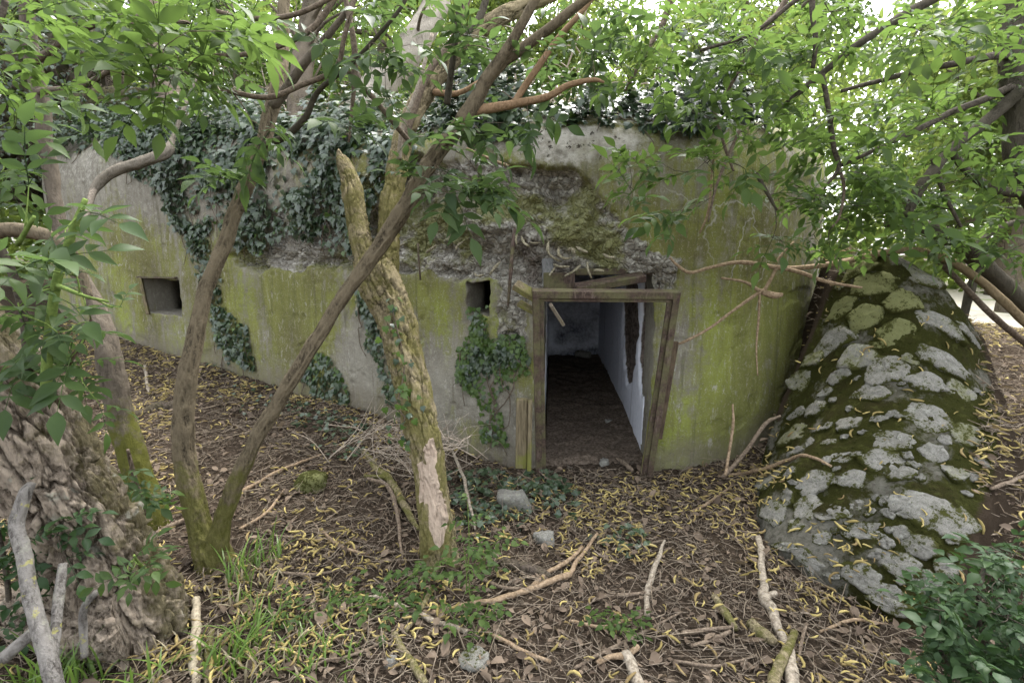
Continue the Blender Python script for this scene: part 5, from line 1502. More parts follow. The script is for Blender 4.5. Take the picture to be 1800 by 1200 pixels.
ivy_on_wall(roofL, roof_poly(-6.3, -.9, W_TOP + .3, W_TOP + 1.3), 4800, (.07, .12), young=.16, thick=.34, edge=.15, stems=20)
roofR = ivy('ivy fringe along the top edge of the roof above and right of the doorway', bunker(np.float64(_s_right), np.float64(W_TOP + .8)))
ivy_on_wall(roofR, roof_poly(-.9, 2.1, W_TOP + .36, W_TOP + 1.0), 5200, (.06, .105), young=.08, thick=.5, edge=.12, stems=10)

def ivy_ground(label, spots, size=(.04, .07), young=.1, kind='IV'):
    c0 = hit(*spots[0][:2])
    o = ivy(label, c0)
    pos = []
    for px, py, r, n in spots:
        c = hit(px, py)
        a = rng.uniform(0, 6.28, n); q = r * np.sqrt(rng.uniform(0, 1, n))
        x, y = c[0] + q * np.cos(a), c[1] + q * np.sin(a)
        pos.append(np.stack([x, y, top_z(x, y) + .02 + rng.uniform(0, .07, n) * (1 - (q / r) ** 2)], -1))
    pos = np.vstack(pos); n = len(pos)
    D = rng.normal(size=(n, 3)) * [1, 1, .3]; U = rng.normal(size=(n, 3)) * .35 + [0, -.25, 1]
    leafset(o, IV_T, pos, D, U, rng.uniform(*size, n), ivy_m, 300)
    return o
ivy_ground('dark ground ivy carpet in front of the door between trunk and grey stone', [(860, 850, .22, 90), (920, 870, .2, 80), (980, 870, .16, 60), (830, 880, .16, 60), (880, 910, .17, 60), (950, 850, .2, 60), (800, 850, .15, 40), (840, 925, .15, 40), (990, 900, .12, 24)])
ivy_ground('thin ground ivy left of the broken trunk below the wall', [(560, 740, .22, 50), (610, 755, .22, 50), (520, 720, .16, 24), (590, 790, .2, 24), (620, 800, .12, 18)])
ivy_ground('small dark ivy patch on the litter right of the grey round stone', [(1110, 950, .12, 22), (1120, 970, .1, 14), (1060, 945, .1, 6)])
ivy_ground('loose ivy leaves on the litter left of the twin elder', [(440, 690, .3, 22), (380, 650, .25, 18), (470, 720, .25, 16)])
vine = ivy('young ivy climbing the broken mossy trunk', at(700, 620, 2.7))
cen = np.array([(690, 545, 2.78), (697, 575, 2.76), (706, 610, 2.74), (712, 640, 2.72), (703, 690, 2.68), (697, 715, 2.66), (712, 735, 2.66), (700, 760, 2.64), (735, 700, 2.68)])
k = rng.integers(0, len(cen), 62)
pos = at(cen[k, 0] + rng.normal(0, 12, 62), cen[k, 1] + rng.normal(0, 14, 62), cen[k, 2] - .06 + rng.uniform(-.02, .03, 62))
leafset(vine, IY_T, pos[:34], rng.normal(size=(34, 3)) * .5 + [0, -.2, -.7], rng.normal(size=(34, 3)) * .4 + [0, -1, .6], rng.uniform(.04, .065, 34), ivy_young)
leafset(vine, IV_T, pos[34:], rng.normal(size=(28, 3)) * .5 + [0, -.2, -.7], rng.normal(size=(28, 3)) * .4 + [0, -1, .6], rng.uniform(.04, .06, 28), ivy_m)
g = Geo(); g.add(*tube(spline(at(cen[:8, 0], cen[:8, 1], cen[:8, 2] - .04), 20), .004, 5)); g.obj('stem', twig_m, vine)

# ------------------------------------------------------------------ saplings and shrubs close to the lens
p0 = hit(60, 1000)
sap = thing('shrub', 'leafy elder sapling with green stem growing in front of the leaning trunk at left', 'shrub', p0)
sn = []
for rows, m in (([(80, 690, 1.55, 16), (86, 600, 1.5, 15), (98, 500, 1.45, 14), (122, 420, 1.42, 13), (150, 350, 1.4, 8)], green_stem), ([(50, 660, 1.6, 13), (42, 560, 1.55, 14), (20, 480, 1.5, 13), (-10, 420, 1.45, 12)], twig_dark),
                ([(120, 640, 1.6, 8), (150, 590, 1.55, 6), (160, 560, 1.5, 4)], twig_m), ([(30, 430, 1.45, 8), (60, 380, 1.4, 6)], green_stem), ([(98, 500, 1.45, 8), (150, 520, 1.4, 6), (190, 530, 1.38, 4)], green_stem),
                ([(-60, 430, 2.2, 30), (0, 405, 2.25, 26), (60, 407, 2.3, 24), (108, 432, 2.35, 24), (140, 480, 2.4, 20), (160, 525, 2.4, 8)], mat_bark('split dead bark', (.05, .04, .028), (.2, .165, .115), .5))):
    P, r = limb('stem', sap, L4(rows), m, 10, .02, .12, 30, 8, .3); sn.append(n4(P, r)[len(P) // 3:])
twigs_and_leaves(sap, sn, [(30, 360, 40, 40, 1.25, 1.5, 4), (20, 440, 40, 30, 1.2, 1.45, 4), (60, 470, 50, 40, 1.3, 1.5, 4), (130, 420, 40, 30, 1.3, 1.45, 4), (150, 360, 30, 20, 1.35, 1.45, 3), (140, 530, 40, 30, 1.35, 1.55, 4), (190, 540, 30, 20, 1.35, 1.5, 2),
                 (30, 540, 40, 30, 1.35, 1.6, 5), (100, 590, 60, 40, 1.4, 1.6, 7), (150, 640, 40, 30, 1.5, 1.65, 5), (185, 705, 20, 15, 1.5, 1.6, 2), (30, 620, 30, 30, 1.5, 1.65, 4), (120, 480, 30, 30, 1.35, 1.5, 3)], E_T, elder_m, (2, 3), .8, green_stem, .1, dens=.62)
p0 = np.array([-1.9, 1.25, 0.05])
sap2 = thing('shrub', 'large bright elder leaves hanging in at the upper left corner', 'shrub', p0)
P, r = limb('stem', sap2, np.vstack([[-1.9, 1.25, 0, .02], [-1.8, 1.3, 1.0, .017], [-1.72, 1.36, 1.8, .015], L4([(-30, 250, 1.45, 13), (-20, 120, 1.45, 11), (10, 0, 1.45, 9)])]), twig_dark, 10, .02, .12, 30, 8, .3)
twigs_and_leaves(sap2, [n4(P, r)[len(P) // 2:]], [(25, 60, 30, 30, 1.35, 1.55, 4), (25, 140, 30, 30, 1.35, 1.55, 4), (15, 200, 25, 30, 1.35, 1.5, 4), (40, 20, 30, 20, 1.4, 1.6, 3), (10, 290, 20, 20, 1.4, 1.5, 2)], EB_T, elder_bright, (2, 4), .62, green_stem, .1)
p0 = hit(60, 1040)
low_s = thing('shrub', 'dark low shrub behind the lichened dead branch at lower left', 'shrub', p0)
P, r = limb('stem', low_s, L4([(70, 1120, 2.0, 10), (60, 1000, 1.95, 10), (50, 900, 1.9, 8), (40, 840, 1.9, 5)]), twig_dark, 8, .02, .1, 30, 8, .2)
P2, r2 = limb('stem', low_s, L4([(20, 1120, 2.0, 8), (10, 1000, 1.95, 8), (-10, 900, 1.9, 5)]), twig_dark, 8, .02, .1, 30, 8, .2)
twigs_and_leaves(low_s, [n4(P, r), n4(P2, r2)], [(40, 880, 60, 50, 1.75, 2.0, 9), (70, 960, 60, 50, 1.75, 1.95, 8), (20, 990, 50, 50, 1.75, 2.0, 7), (80, 1020, 40, 30, 1.8, 1.95, 4), (10, 910, 40, 60, 1.8, 2.0, 6), (40, 1070, 40, 30, 1.85, 1.95, 4)], SH_T, shade_m, (2, 4), .7, twig_dark, .1)
p0 = hit(232, 870)
tr_s = thing('shrub', 'shoots of green leaves sprouting between the thick trunk and the twin elder', 'shrub', p0)
P, r = limb('stem', tr_s, L4([(255, 905, 2.5, 8), (235, 830, 2.4, 7), (225, 790, 2.3, 5)]), twig_m, 8, .02, .1, 30, 8, .2)
P2, r2 = limb('stem', tr_s, L4([(255, 1000, 1.95, 6), (240, 985, 1.85, 5), (235, 975, 1.8, 4)]), green_stem, 8, .01, .1, 30, 8, .2)
twigs_and_leaves(tr_s, [n4(P, r)], [(235, 830, 30, 40, 2.25, 2.4, 5), (255, 880, 20, 20, 2.3, 2.45, 3)], E_T, elder_m, (2, 3), .7, twig_m, .1)
twigs_and_leaves(tr_s, [n4(P2, r2)], [(225, 1005, 30, 20, 1.7, 1.82, 3), (255, 985, 25, 12, 1.7, 1.85, 3)], E_T, elder_m, (2, 3), .55, green_stem, .1)
p0 = np.array([1.75, 1.35, gz(1.75, 1.35)])
br_s = thing('shrub', 'dark green bramble-like shrub in the lower right corner', 'shrub', p0)
bn = []
for rows in ([(1760, 1330, 1.55, 12), (1745, 1200, 1.6, 10), (1720, 1080, 1.62, 8), (1735, 960, 1.65, 5)], [(1800, 1330, 1.5, 10), (1840, 1150, 1.55, 9), (1800, 1000, 1.6, 5)], [(1740, 1330, 1.55, 10), (1690, 1210, 1.6, 8), (1640, 1120, 1.65, 5)]):
    P, r = limb('stem', br_s, L4(rows), twig_dark, 8, .02, .1, 30, 8, .2); bn.append(n4(P, r)[4:])
twigs_and_leaves(br_s, bn, [(1760, 1000, 50, 40, 1.5, 1.75, 12), (1720, 1060, 70, 50, 1.5, 1.75, 18), (1780, 1100, 60, 60, 1.4, 1.7, 18), (1690, 1140, 60, 50, 1.5, 1.75, 14), (1760, 1180, 80, 50, 1.4, 1.65, 20), (1655, 1080, 40, 30, 1.55, 1.75, 6), (1680, 1190, 60, 40, 1.45, 1.65, 10), (1620, 1040, 20, 15, 1.55, 1.7, 2)],
                 SH_T, shade_m, (2, 5), .62, twig_dark, .12, dens=1.25)

# ------------------------------------------------------------------ fallen sticks, one by one
pale_stick = mat_stick('bleached fallen stick', (0.14, 0.115, 0.085), (0.36, 0.315, 0.25), False)
tan_stick = mat_stick('tan fallen stick', (0.13, 0.09, 0.055), (0.32, 0.24, 0.16), False)
brown_stick = mat_stick('brown fallen stick', (0.075, 0.055, 0.04), (0.22, 0.175, 0.13), False)
mossy_stick = mat_bark('mossy fallen stick', (.10, .08, .05), (.32, .27, .17), .8)
dark_log = mat_bark('dark fallen log', (.035, .028, .022), (.13, .105, .085), .2)
def on_top(px, py): return hit(px, py, top_z)
def stick(name, pts, w, mat, label, lifts=None, forks=(), knob=.3, cat='stick'):
    q = []
    for k, (px, py) in enumerate(pts):
        p = on_top(px, py)
        d = float(depth_of(p)); wk = w[min(k, len(w) - 1)] if isinstance(w, (list, tuple)) else w
        wk = wk * .8; lf = (lifts[k] if lifts else 0)
        p = p - unit(p - CAM) * (lf + wk / 2 * d / FPX * .9)
        q.append([*p, wk / 2 * d / FPX])
    q = np.array(q)
    base = q[0, :3]
    has = len(forks) > 0
    n = max(8, int(np.linalg.norm(np.diff(q[:, :3], axis=0), axis=1).sum() / .018))
    def make(c, nm, parent, b):
        c = spline(c, max(8, int(np.linalg.norm(np.diff(c[:, :3], axis=0), axis=1).sum() / .018)))
        P = c[:, :3] + (np.stack([fbm(c[:, :3] * 9 + z * 5, 3) for z in range(3)], -1) - .5) * c[:, 3:4] * 1.6
        r = c[:, 3] * (1 + .35 * (fbm(P * 28, 2) - .5))
        V, Q, T = tube(P, np.maximum(r, .0015), 10, True, lambda x, y, l: .3 * knob * np.hypot(x, y) * 2 * (ridged(np.stack([x * 60, y * 60, l * 14], -1) + c[0, 0], 2) - .6))
        z = np.zeros(len(V))
        return obj(nm, V, Q, T, mat, parent, b, {'relief': z + .4, 'moss': z + .55, 'wood': z, 'tint': z + .4})
    if not has:
        return tag(make(q, name, None, base), label, cat)
    t = thing(name, label, cat, base)
    make(q, 'stem', t, None)
    for f in forks:
        fq = []
        for k, (px, py, wd, lf) in enumerate(f):
            p = on_top(px, py); d = float(depth_of(p))
            p = p - unit(p - CAM) * (lf + wd / 2 * d / FPX)
            fq.append([*p, wd / 2 * d / FPX])
        make(np.array(fq), 'fork', t, None)
    return t
stick('fallen_stick', [(745, 1078), (790, 1070), (850, 1058), (905, 1045), (960, 1025), (998, 1010), (1015, 985), (1050, 938)], [11, 12, 13, 13, 13, 13, 9, 6], tan_stick, 'long tan stick with a raised fork lying in front of the doorway', [0, .01, .01, .01, .01, .02, .06, .10], [[(935, 1030, 8, .01), (965, 1005, 8, .03), (1000, 985, 7, .05), (1023, 960, 5, .07)]])
stick('fallen_stick', [(1138, 1082), (1140, 1040), (1150, 1000), (1160, 970), (1168, 948)], [13, 14, 12, 9, 5], pale_stick, 'upright-looking grey stick with a pointed end right of the long tan stick', [0, .01, .03, .05, .07])
stick('fallen_branch', [(1333, 944), (1340, 985), (1342, 1025), (1345, 1048), (1362, 1085), (1378, 1125), (1392, 1170), (1398, 1215)], [13, 14, 15, 22, 20, 20, 26, 30], pale_stick, 'bone-pale crooked branch running down from the stone wall to the bottom edge', [.04, .03, .02, .02, .02, .02, .01, .01], [[(1345, 1050, 12, .02), (1358, 1046, 11, .03), (1366, 1044, 9, .035)]])
stick('fallen_stick', [(1262, 838), (1300, 832), (1345, 822), (1385, 808), (1412, 800), (1440, 808), (1462, 820)], [6, 7, 8, 8, 8, 7, 5], tan_stick, 'thin tan twig resting against the left face of the stone wall', [.01, .03, .05, .04, .03, .03, .03])
stick('fallen_stick', [(598, 1058), (660, 1048), (690, 1060), (730, 1078), (780, 1095), (820, 1112)], [7, 9, 12, 12, 12, 11], pale_stick, 'pale stick under the green sprouts left of the long tan stick', [.01, .02, .015, .01, .01, .01])
stick('fallen_stick', [(850, 1108), (890, 1128), (930, 1148), (968, 1163)], [9, 9, 9, 8], tan_stick, 'straight short tan stick near the bottom middle', [.01, .015, .015, .01])
stick('fallen_stick', [(762, 1030), (748, 1058), (735, 1080), (712, 1112)], [10, 12, 12, 9], mossy_stick, 'short olive stick leaning down to the pale sticks junction', [.06, .04, .02, .01])
stick('fallen_stick', [(692, 1112), (712, 1145), (730, 1172), (752, 1200)], [16, 19, 18, 15], mossy_stick, 'thick mossy stick end at the bottom edge left of middle', [.01, .01, .01, .01])
stick('fallen_stick', [(346, 1050), (344, 1100), (342, 1150), (340, 1215)], [16, 18, 19, 18], mat_stick('bleached split stem', (.2, .165, .115), (.4, .35, .26), False), 'thick straight bleached stem standing by the foot of the corky trunk', [.03, .02, .01, .01])
stick('fallen_stick', [(372, 1110), (366, 1150), (358, 1215)], [12, 13, 13], mossy_stick, 'shorter olive stem beside the bleached stem at lower left', [.03, .02, .01])
stick('fallen_stick', [(405, 872), (450, 850), (490, 828), (530, 812), (565, 798)], [9, 9, 8, 6, 4], tan_stick, 'thin tan stick rising to the right from the twin elder foot', [.02, .02, .02, .02, .02])
stick('fallen_log', [(228, 735), (255, 722), (285, 715), (318, 712), (345, 700)], [16, 20, 22, 20, 15], dark_log, 'dark curved log on the catkin-strewn slope below the left loophole', [.01] * 5, cat='log')
stick('fallen_log', [(886, 988), (915, 998), (945, 1006), (968, 1018)], [20, 24, 22, 14], dark_log, 'short dark brown log beside the leafy sprout in the middle', [.005] * 4, cat='log')
stick('fallen_stick', [(272, 938), (300, 924), (336, 908)], [9, 11, 10], brown_stick, 'brown stick wedged between the corky trunk and the twin elder', [.02] * 3)
stick('fallen_stick', [(640, 790), (662, 820), (690, 855), (715, 900), (735, 930)], [12, 14, 18, 15, 8], mossy_stick, 'pale olive branch lying against the left side of the broken trunk', [.05, .05, .04, .04, .03], [[(690, 855, 9, .04), (680, 840, 8, .06), (640, 835, 6, .06)]])
stick('fallen_stick', [(645, 840), (680, 855), (695, 890), (702, 940), (708, 985)], [7, 9, 9, 7, 4], brown_stick, 'reddish brown bent stick in front of the broken trunk foot at its left', [.07, .07, .06, .05, .02])
stick('fallen_stick', [(1098, 1145), (1110, 1165), (1130, 1215)], [22, 24, 26], pale_stick, 'pale broken stick end at the bottom edge below the small green seedling', [.02, .01, .01])
stick('fallen_stick', [(1050, 1165), (1075, 1152), (1100, 1150), (1120, 1135)], [11, 12, 14, 12], tan_stick, 'short tan crooked stick meeting the pale broken end at bottom', [.03, .03, .03, .03])
stick('fallen_stick', [(1010, 1175), (1055, 1148), (1095, 1128), (1150, 1100), (1200, 1075)], [7, 8, 7, 6, 4], brown_stick, 'long thin brown twig running up right of the pale broken stick end', [.02, .03, .03, .03, .02])
stick('fallen_stick', [(1255, 1050), (1275, 1075), (1295, 1105)], [14, 18, 12], mossy_stick, 'stubby mossy stick left of the bone-pale branch', [.02] * 3)
stick('fallen_stick', [(1395, 1110), (1380, 1150), (1365, 1190), (1355, 1215)], [16, 20, 24, 26], mossy_stick, 'grey green branch crossing over the bone-pale branch at the bottom', [.05, .05, .05, .04])
stick('fallen_stick', [(1320, 1090), (1345, 1115), (1362, 1130)], [24, 28, 16], mossy_stick, 'flat lichen covered bark slab left of the bone-pale branch', [.02] * 3)
stick('fallen_stick', [(1200, 1110), (1245, 1106), (1290, 1100)], [9, 9, 7], brown_stick, 'grey straight twig at the lower right pile', [.04] * 3)
stick('fallen_stick', [(1215, 1135), (1260, 1120), (1285, 1108)], [8, 9, 8], brown_stick, 'short brown twig under the grey straight twig', [.03] * 3)
stick('fallen_stick', [(1418, 1095), (1408, 1130), (1402, 1165)], [6, 7, 5], brown_stick, 'thin dark twig right of the branch crossing', [.06, .04, .02])
stick('fallen_stick', [(975, 972), (1000, 973), (1030, 968)], [5, 6, 5], brown_stick, 'small twig below the round grey stone', [.02] * 3)
stick('fallen_stick', [(1075, 965), (1120, 958), (1170, 948)], [5, 6, 4], brown_stick, 'faint long twig on the litter below the door frame right jamb', [.02] * 3)
stick('fallen_stick', [(1040, 1055), (1090, 1045), (1140, 1040), (1170, 1025)], [9, 10, 9, 6], brown_stick, 'brown stick lying across the pointed grey stick', [.01] * 4)
stick('fallen_stick', [(1740, 858), (1770, 848), (1815, 830)], [7, 8, 8], brown_stick, 'grey twig on the bare bank right of the stone wall', [.03, .04, .05])
stick('fallen_stick', [(255, 642), (258, 668), (262, 690)], [6, 7, 6], pale_stick, 'tiny upright pale stick on the slope below the loophole', [.03] * 3)
stick('fallen_stick', [(1085, 808), (1100, 818), (1112, 828)], [10, 11, 9], brown_stick, 'dark stick end lying just inside the doorway at right', [.02] * 3)
stick('fallen_stick', [(792, 788), (812, 830), (822, 870), (836, 930)], [6, 7, 7, 4], pale_stick, 'slender pale arching stem over the ground ivy beside the broken trunk', [.02, .14, .16, .05])
for pts, lab in (([(555, 1165), (620, 1150), (690, 1120)], 'thin twig crossing the bottom left litter'), ([(420, 930), (470, 900), (500, 860)], 'slim twig right of the twin elder foot'), ([(560, 930), (600, 960), (650, 975)], 'curved twig between grass and broken trunk'),
                 ([(1180, 1160), (1260, 1170), (1330, 1150)], 'fine twig near the bottom right of middle'), ([(830, 1010), (880, 1030), (930, 1035)], 'bent twig just under the leafy sprout'), ([(1215, 900), (1250, 880), (1290, 850)], 'twig at the foot of the bunker right of the door'),
                 ([(460, 1000), (540, 1010), (600, 1000)], 'long twig across the grass tuft'), ([(1000, 1090), (1060, 1100), (1110, 1085)], 'fine twig left of the seedling'), ([(700, 1010), (770, 1015), (830, 1000)], 'twig along the foot of the broken trunk'), ([(1440, 1110), (1500, 1090), (1560, 1095)], 'twig on bare soil under the stone wall')):
    stick('fallen_stick', pts, [6, 7, 4], brown_stick if len(lab) % 2 else tan_stick, lab, [.02, .03, .02])

# lichened dead branches at lower left
p0 = hit(100, 1190)
lb = thing('dead_branch', 'pale lichen-spotted dead branch standing up in the lower left corner', 'branch', p0)
limb('branch', lb, L4([(110, 1260, 1.5, 27), (92, 1190, 1.5, 26), (72, 1120, 1.52, 23), (55, 1050, 1.55, 22), (42, 970, 1.58, 21), (30, 920, 1.6, 20), (45, 870, 1.62, 18), (58, 850, 1.63, 12)]), lichen_bark, 34, .007, .45, 40, 14, 0)
limb('branch', lb, L4([(88, 1170, 1.52, 18), (96, 1110, 1.58, 16), (104, 1040, 1.64, 16), (108, 990, 1.68, 12)]), lichen_bark, 18, .012, .3, 30, 10, 0)
lb2 = thing('dead_branch', 'grey lichened branch end coming in from the lower left edge', 'branch', hit(20, 1150))
limb('branch', lb2, L4([(-60, 1205, 1.6, 24), (0, 1160, 1.62, 22), (35, 1130, 1.64, 19), (60, 1110, 1.66, 20)]), lichen_bark, 18, .012, .3, 30, 10, 0)
lb3 = thing('dead_branch', 'short forked dead stem in front of the corky trunk foot', 'branch', hit(145, 1150))
limb('branch', lb3, L4([(148, 1155, 1.75, 10), (146, 1100, 1.75, 12), (150, 1065, 1.74, 12), (170, 1040, 1.74, 10)]), lichen_bark, 12, .012, .3, 30, 10, 0)

# dead twigs hanging in front of the bunker and the wall
hg = thing('dead_branch', 'long thin dead twig reaching left across the bunker face from the stone wall', 'branch', at(1560, 450, 3.45))
for rows in ([(1565, 440, 3.45, 9), (1500, 455, 3.42, 9), (1450, 465, 3.4, 9), (1395, 472, 3.38, 8), (1365, 470, 3.36, 8), (1300, 462, 3.36, 7), (1250, 470, 3.36, 6), (1212, 479, 3.36, 6), (1190, 466, 3.36, 5), (1178, 453, 3.36, 4)],
             [(1370, 470, 3.36, 7), (1410, 480, 3.3, 7), (1450, 494, 3.25, 6), (1515, 505, 3.2, 4)], [(1366, 470, 3.36, 6), (1350, 500, 3.36, 6), (1338, 512, 3.36, 7), (1310, 496, 3.36, 5), (1268, 489, 3.36, 4)],
             [(1338, 512, 3.36, 6), (1290, 545, 3.4, 5), (1250, 575, 3.42, 5), (1205, 600, 3.45, 5), (1190, 605, 3.46, 3)], [(1336, 512, 3.36, 4), (1333, 560, 3.38, 4), (1330, 610, 3.4, 3), (1332, 660, 3.4, 2)], [(1340, 514, 3.36, 9), (1360, 520, 3.36, 12), (1375, 518, 3.36, 6)],
             [(1365, 462, 3.36, 4), (1372, 450, 3.36, 4), (1395, 425, 3.36, 3)]):
    limb('twig', hg, L4(rows), tan_stick, 7, .02, .2, 40, 9, 0)
for k, (rows, lab) in enumerate((([(1275, 835, 3.3, 5), (1282, 790, 3.4, 5), (1289, 745, 3.45, 5), (1288, 710, 3.5, 3)], 'thin dead stalk standing at the foot of the bunker right of the door'), ([(1270, 840, 3.4, 8), (1310, 795, 3.45, 7), (1345, 745, 3.5, 7), (1372, 730, 3.5, 4)], 'dead twig in the gap between bunker and stone wall'),
                                 ([(1230, 410, 3.4, 3), (1245, 370, 3.35, 4), (1252, 300, 3.3, 4), (1258, 250, 3.2, 3)], 'dry stalk hanging over the bunker face below the boughs'), ([(820, 262, 3.2, 5), (850, 275, 3.2, 5), (893, 293, 3.2, 5)], 'short pale broken twig caught in front of the broken concrete'))):
    a = L4(rows); t = thing('dead_twig', lab, 'twig', a[0, :3]); limb('twig', t, a, tan_stick if k != 1 else brown_stick, 7, .02, .2, 40, 9, 0)

# dry brushwood round the broken trunk
bw = thing('brushwood', 'heap of fine dry pale twigs around the broken trunk below the wall', 'brushwood', hit(680, 800))
g = Geo()
for k in range(150):
    c = at(rng.normal(720, 50), rng.normal(775, 28), rng.uniform(2.75, 3.5))
    c[2] = max(c[2], gz(c[0], c[1]) + .03)
    a = rng.uniform(0, 2 * np.pi); ln = rng.uniform(.15, .42)
    v = np.array([math.cos(a), .5 * math.sin(a), rng.uniform(-.1, .8)]) * ln
    P = spline([c - v * .6, c + rng.normal(size=3) * .03, c + v * .6], 7); P[:, 2] = np.maximum(P[:, 2], gz(P[:, 0], P[:, 1]) + .01)
    g.add(*tube(P, np.linspace(.0035, .0012, 7) * rng.uniform(.7, 1.2), 4))
g.obj('twigs', twig_pale, bw, kind='stuff')

# ------------------------------------------------------------------ loose stones
rock_m = mat_stone()
def rock(px, py, w, h_, label, film=.1, rim=.1, seed=0):
    c = hit(px, py + h_ * .3); d = float(depth_of(c))
    P, Q, rm = stone_mesh(700 + seed)
    sx, sz = w / 2 * d / FPX * 1.1, h_ / 2 * d / FPX * 1.25
    W = np.stack([P[:, 0] * sx, P[:, 1] * sx * .8, P[:, 2] * sz * 1.3], -1) + c + [0, 0, sz * .35]
    tag(obj('rock', W, Q, mat=rock_m, base=c, attrs={'rim': np.full(len(P), rim), 'film': np.full(len(P), film)}), label, 'rock')
rock(905, 880, 54, 44, 'pale squarish stone half sunk in the ground ivy before the door', .3, .1, 1)
rock(955, 946, 30, 26, 'small round grey stone on the litter below the ground ivy', .0, .05, 2)
rock(838, 1160, 50, 18, 'flat grey stone at the bottom middle among twigs', .25, .36, 3)
rock(1025, 655 - 30, 22, 20, 'round stone at the far end of the passage floor', .0, .0, 4)
rock(1070, 742, 14, 12, 'small pale stone on the passage floor near the right wall', .0, .0, 5)
rock(550, 848, 44, 34, 'mossy chunk of stone on the litter right of the leaning elder stem', .9, .55, 6)
rock(688, 1160, 24, 14, 'small whitish stone at the bottom left of middle', .0, .25, 7)
rock(1062, 812, 20, 12, 'flat small stone at the doorway threshold', .0, .1, 8)
def pebble(seed):
    V, Q = stone_mesh(seed)[:2]
    k = np.arange(0, 26, 4); r = np.array([0, 4, 7, 10, 14])
    return V.reshape(15, 26, 3)[r][:, k].reshape(-1, 3), grid_quads(5, len(k), True), None
SMALL = [pebble(800 + k) for k in range(5)]
g = Geo()
n = 150
for k in range(n):
    u = rng.uniform(); x = .3 + .36 * u + rng.uniform(.02, .76); y = 3.6 + 4.2 * u ** 1.3
    P, Q, rm = SMALL[k % 5]
    s = rng.uniform(.005, .015)
    g.add(P[:, :] * s * [1, 1, .7] + [x, y, gz(x, y) + s * .3 + .01], Q)
o = g.obj('rubble', mat_bark('earthy rubble', (.05, .04, .03), (.17, .145, .115), 0, rel=None), kind='stuff')
for nm, v in (('rim', 0.1), ('film', 0.0)):
    a_ = o.data.attributes.new(nm, 'FLOAT', 'POINT'); a_.data.foreach_set('value', np.full(len(o.data.vertices), v, np.float32))

# ------------------------------------------------------------------ grass and sprouts
grass_m = mat_leaf('meadow grass blade', (0.07, 0.13, 0.025), (0.13, 0.205, 0.042), .35, obj_random=False)
dry_grass = mat_leaf('dry grass blade', (0.17, 0.14, 0.09), (0.30, 0.26, 0.17), .15, .7, obj_random=False)
def grass(label, spots, mat=grass_m):
    c0 = hit(*spots[0][:2]); g = Geo()
    for px, py, r, n, ln in spots:
        c = hit(px, py)
        for k in range(n):
            a = rng.uniform(0, 6.28); q = r * math.sqrt(rng.uniform())
            x, y = c[0] + q * math.cos(a), c[1] + q * math.sin(a)
            l = ln * rng.uniform(.5, 1.15); b = rng.uniform(0, 6.28); lean = rng.uniform(.15, .9)
            t = np.linspace(0, 1, 6)
            dirv = np.array([math.cos(b), math.sin(b)])
            P = np.stack([x + dirv[0] * lean * l * t ** 1.6, y + dirv[1] * lean * l * t ** 1.6, gz(x, y) + l * (t - .45 * lean * t ** 2.4)], -1)
            wv = .0052 * rng.uniform(.6, 1.2) * (1 - t ** 2.2) + .0003
            sd = np.array([-dirv[1], dirv[0], 0])
            V = np.stack([P - sd * wv[:, None], P + sd * wv[:, None] + [0, 0, .001]], 1).reshape(-1, 3)
            g.add(V, np.array([(2 * i, 2 * i + 1, 2 * i + 3, 2 * i + 2) for i in range(5)]), tint=rng.uniform())
    return tag(g.obj('grass', mat, base=c0, kind='stuff'), label, 'grass')
grass('bright grass tuft right of the twin elder foot', [(432, 1015, .09, 28, .22), (470, 985, .08, 20, .2), (450, 1050, .1, 12, .18)])
grass('grass tuft at the bottom edge left of middle', [(420, 1150, .10, 34, .22), (450, 1110, .1, 16, .18), (480, 1180, .1, 12, .15), (390, 1190, .08, 16, .18)])
grass('long grass blades under the lichened branch in the lower left corner', [(100, 1215, .10, 32, .28), (160, 1190, .12, 34, .25), (40, 1220, .08, 14, .24), (240, 1215, .08, 10, .2)])
grass('sparse short grass among the litter near the bottom left of middle', [(540, 1160, .14, 26, .12), (600, 1170, .14, 22, .12), (330, 1180, .08, 10, .16), (560, 1080, .14, 14, .1)])
grass('straw coloured dead grass tangled at the foot of the green tufts', [(440, 1030, .18, 40, .12), (450, 1150, .2, 40, .12), (540, 1120, .25, 30, .08), (300, 1170, .15, 16, .12)], dry_grass)
def sprout(label, stems, scale, temps=SP_T, mat=elder_bright):
    b = hit(*stems[0][0]); o = thing('seedling', label, 'seedling', b)
    pos, D, U, Sx = [], [], [], []
    for (bx, by), (tx, ty), d, n in stems:
        p0_ = hit(bx, by); dd = float(depth_of(p0_))
        p1 = at(tx, ty, dd - d)
        P = spline([p0_, (p0_ + p1) / 2 + rng.normal(size=3) * .015, p1], 12)
        g = Geo(); g.add(*tube(P, np.linspace(.004, .0018, 12), 6)); g.obj('stem', green_stem, o)
        for k in range(n):
            f = .35 + .65 * (k + 1) / n
            q = P[min(11, int(f * 11))]
            a = k * 2.4 + rng.uniform(-.3, .3)
            pos.append(q); D.append([math.cos(a), math.sin(a), rng.uniform(-.2, .35)]); U.append([rng.normal() * .2, -.2, 1]); Sx.append(scale * rng.uniform(.75, 1.1))
    leafset(o, temps, pos, D, U, Sx, mat, 300)
sprout('tall bright leafy sprout in front of the broken trunk', [((822, 1010), (822, 885), .10, 7), ((835, 1005), (880, 945), .1, 6), ((820, 1040), (815, 960), .12, 6), ((830, 1060), (826, 1010), .1, 5), ((840, 1010), (855, 975), .1, 5)], .72)
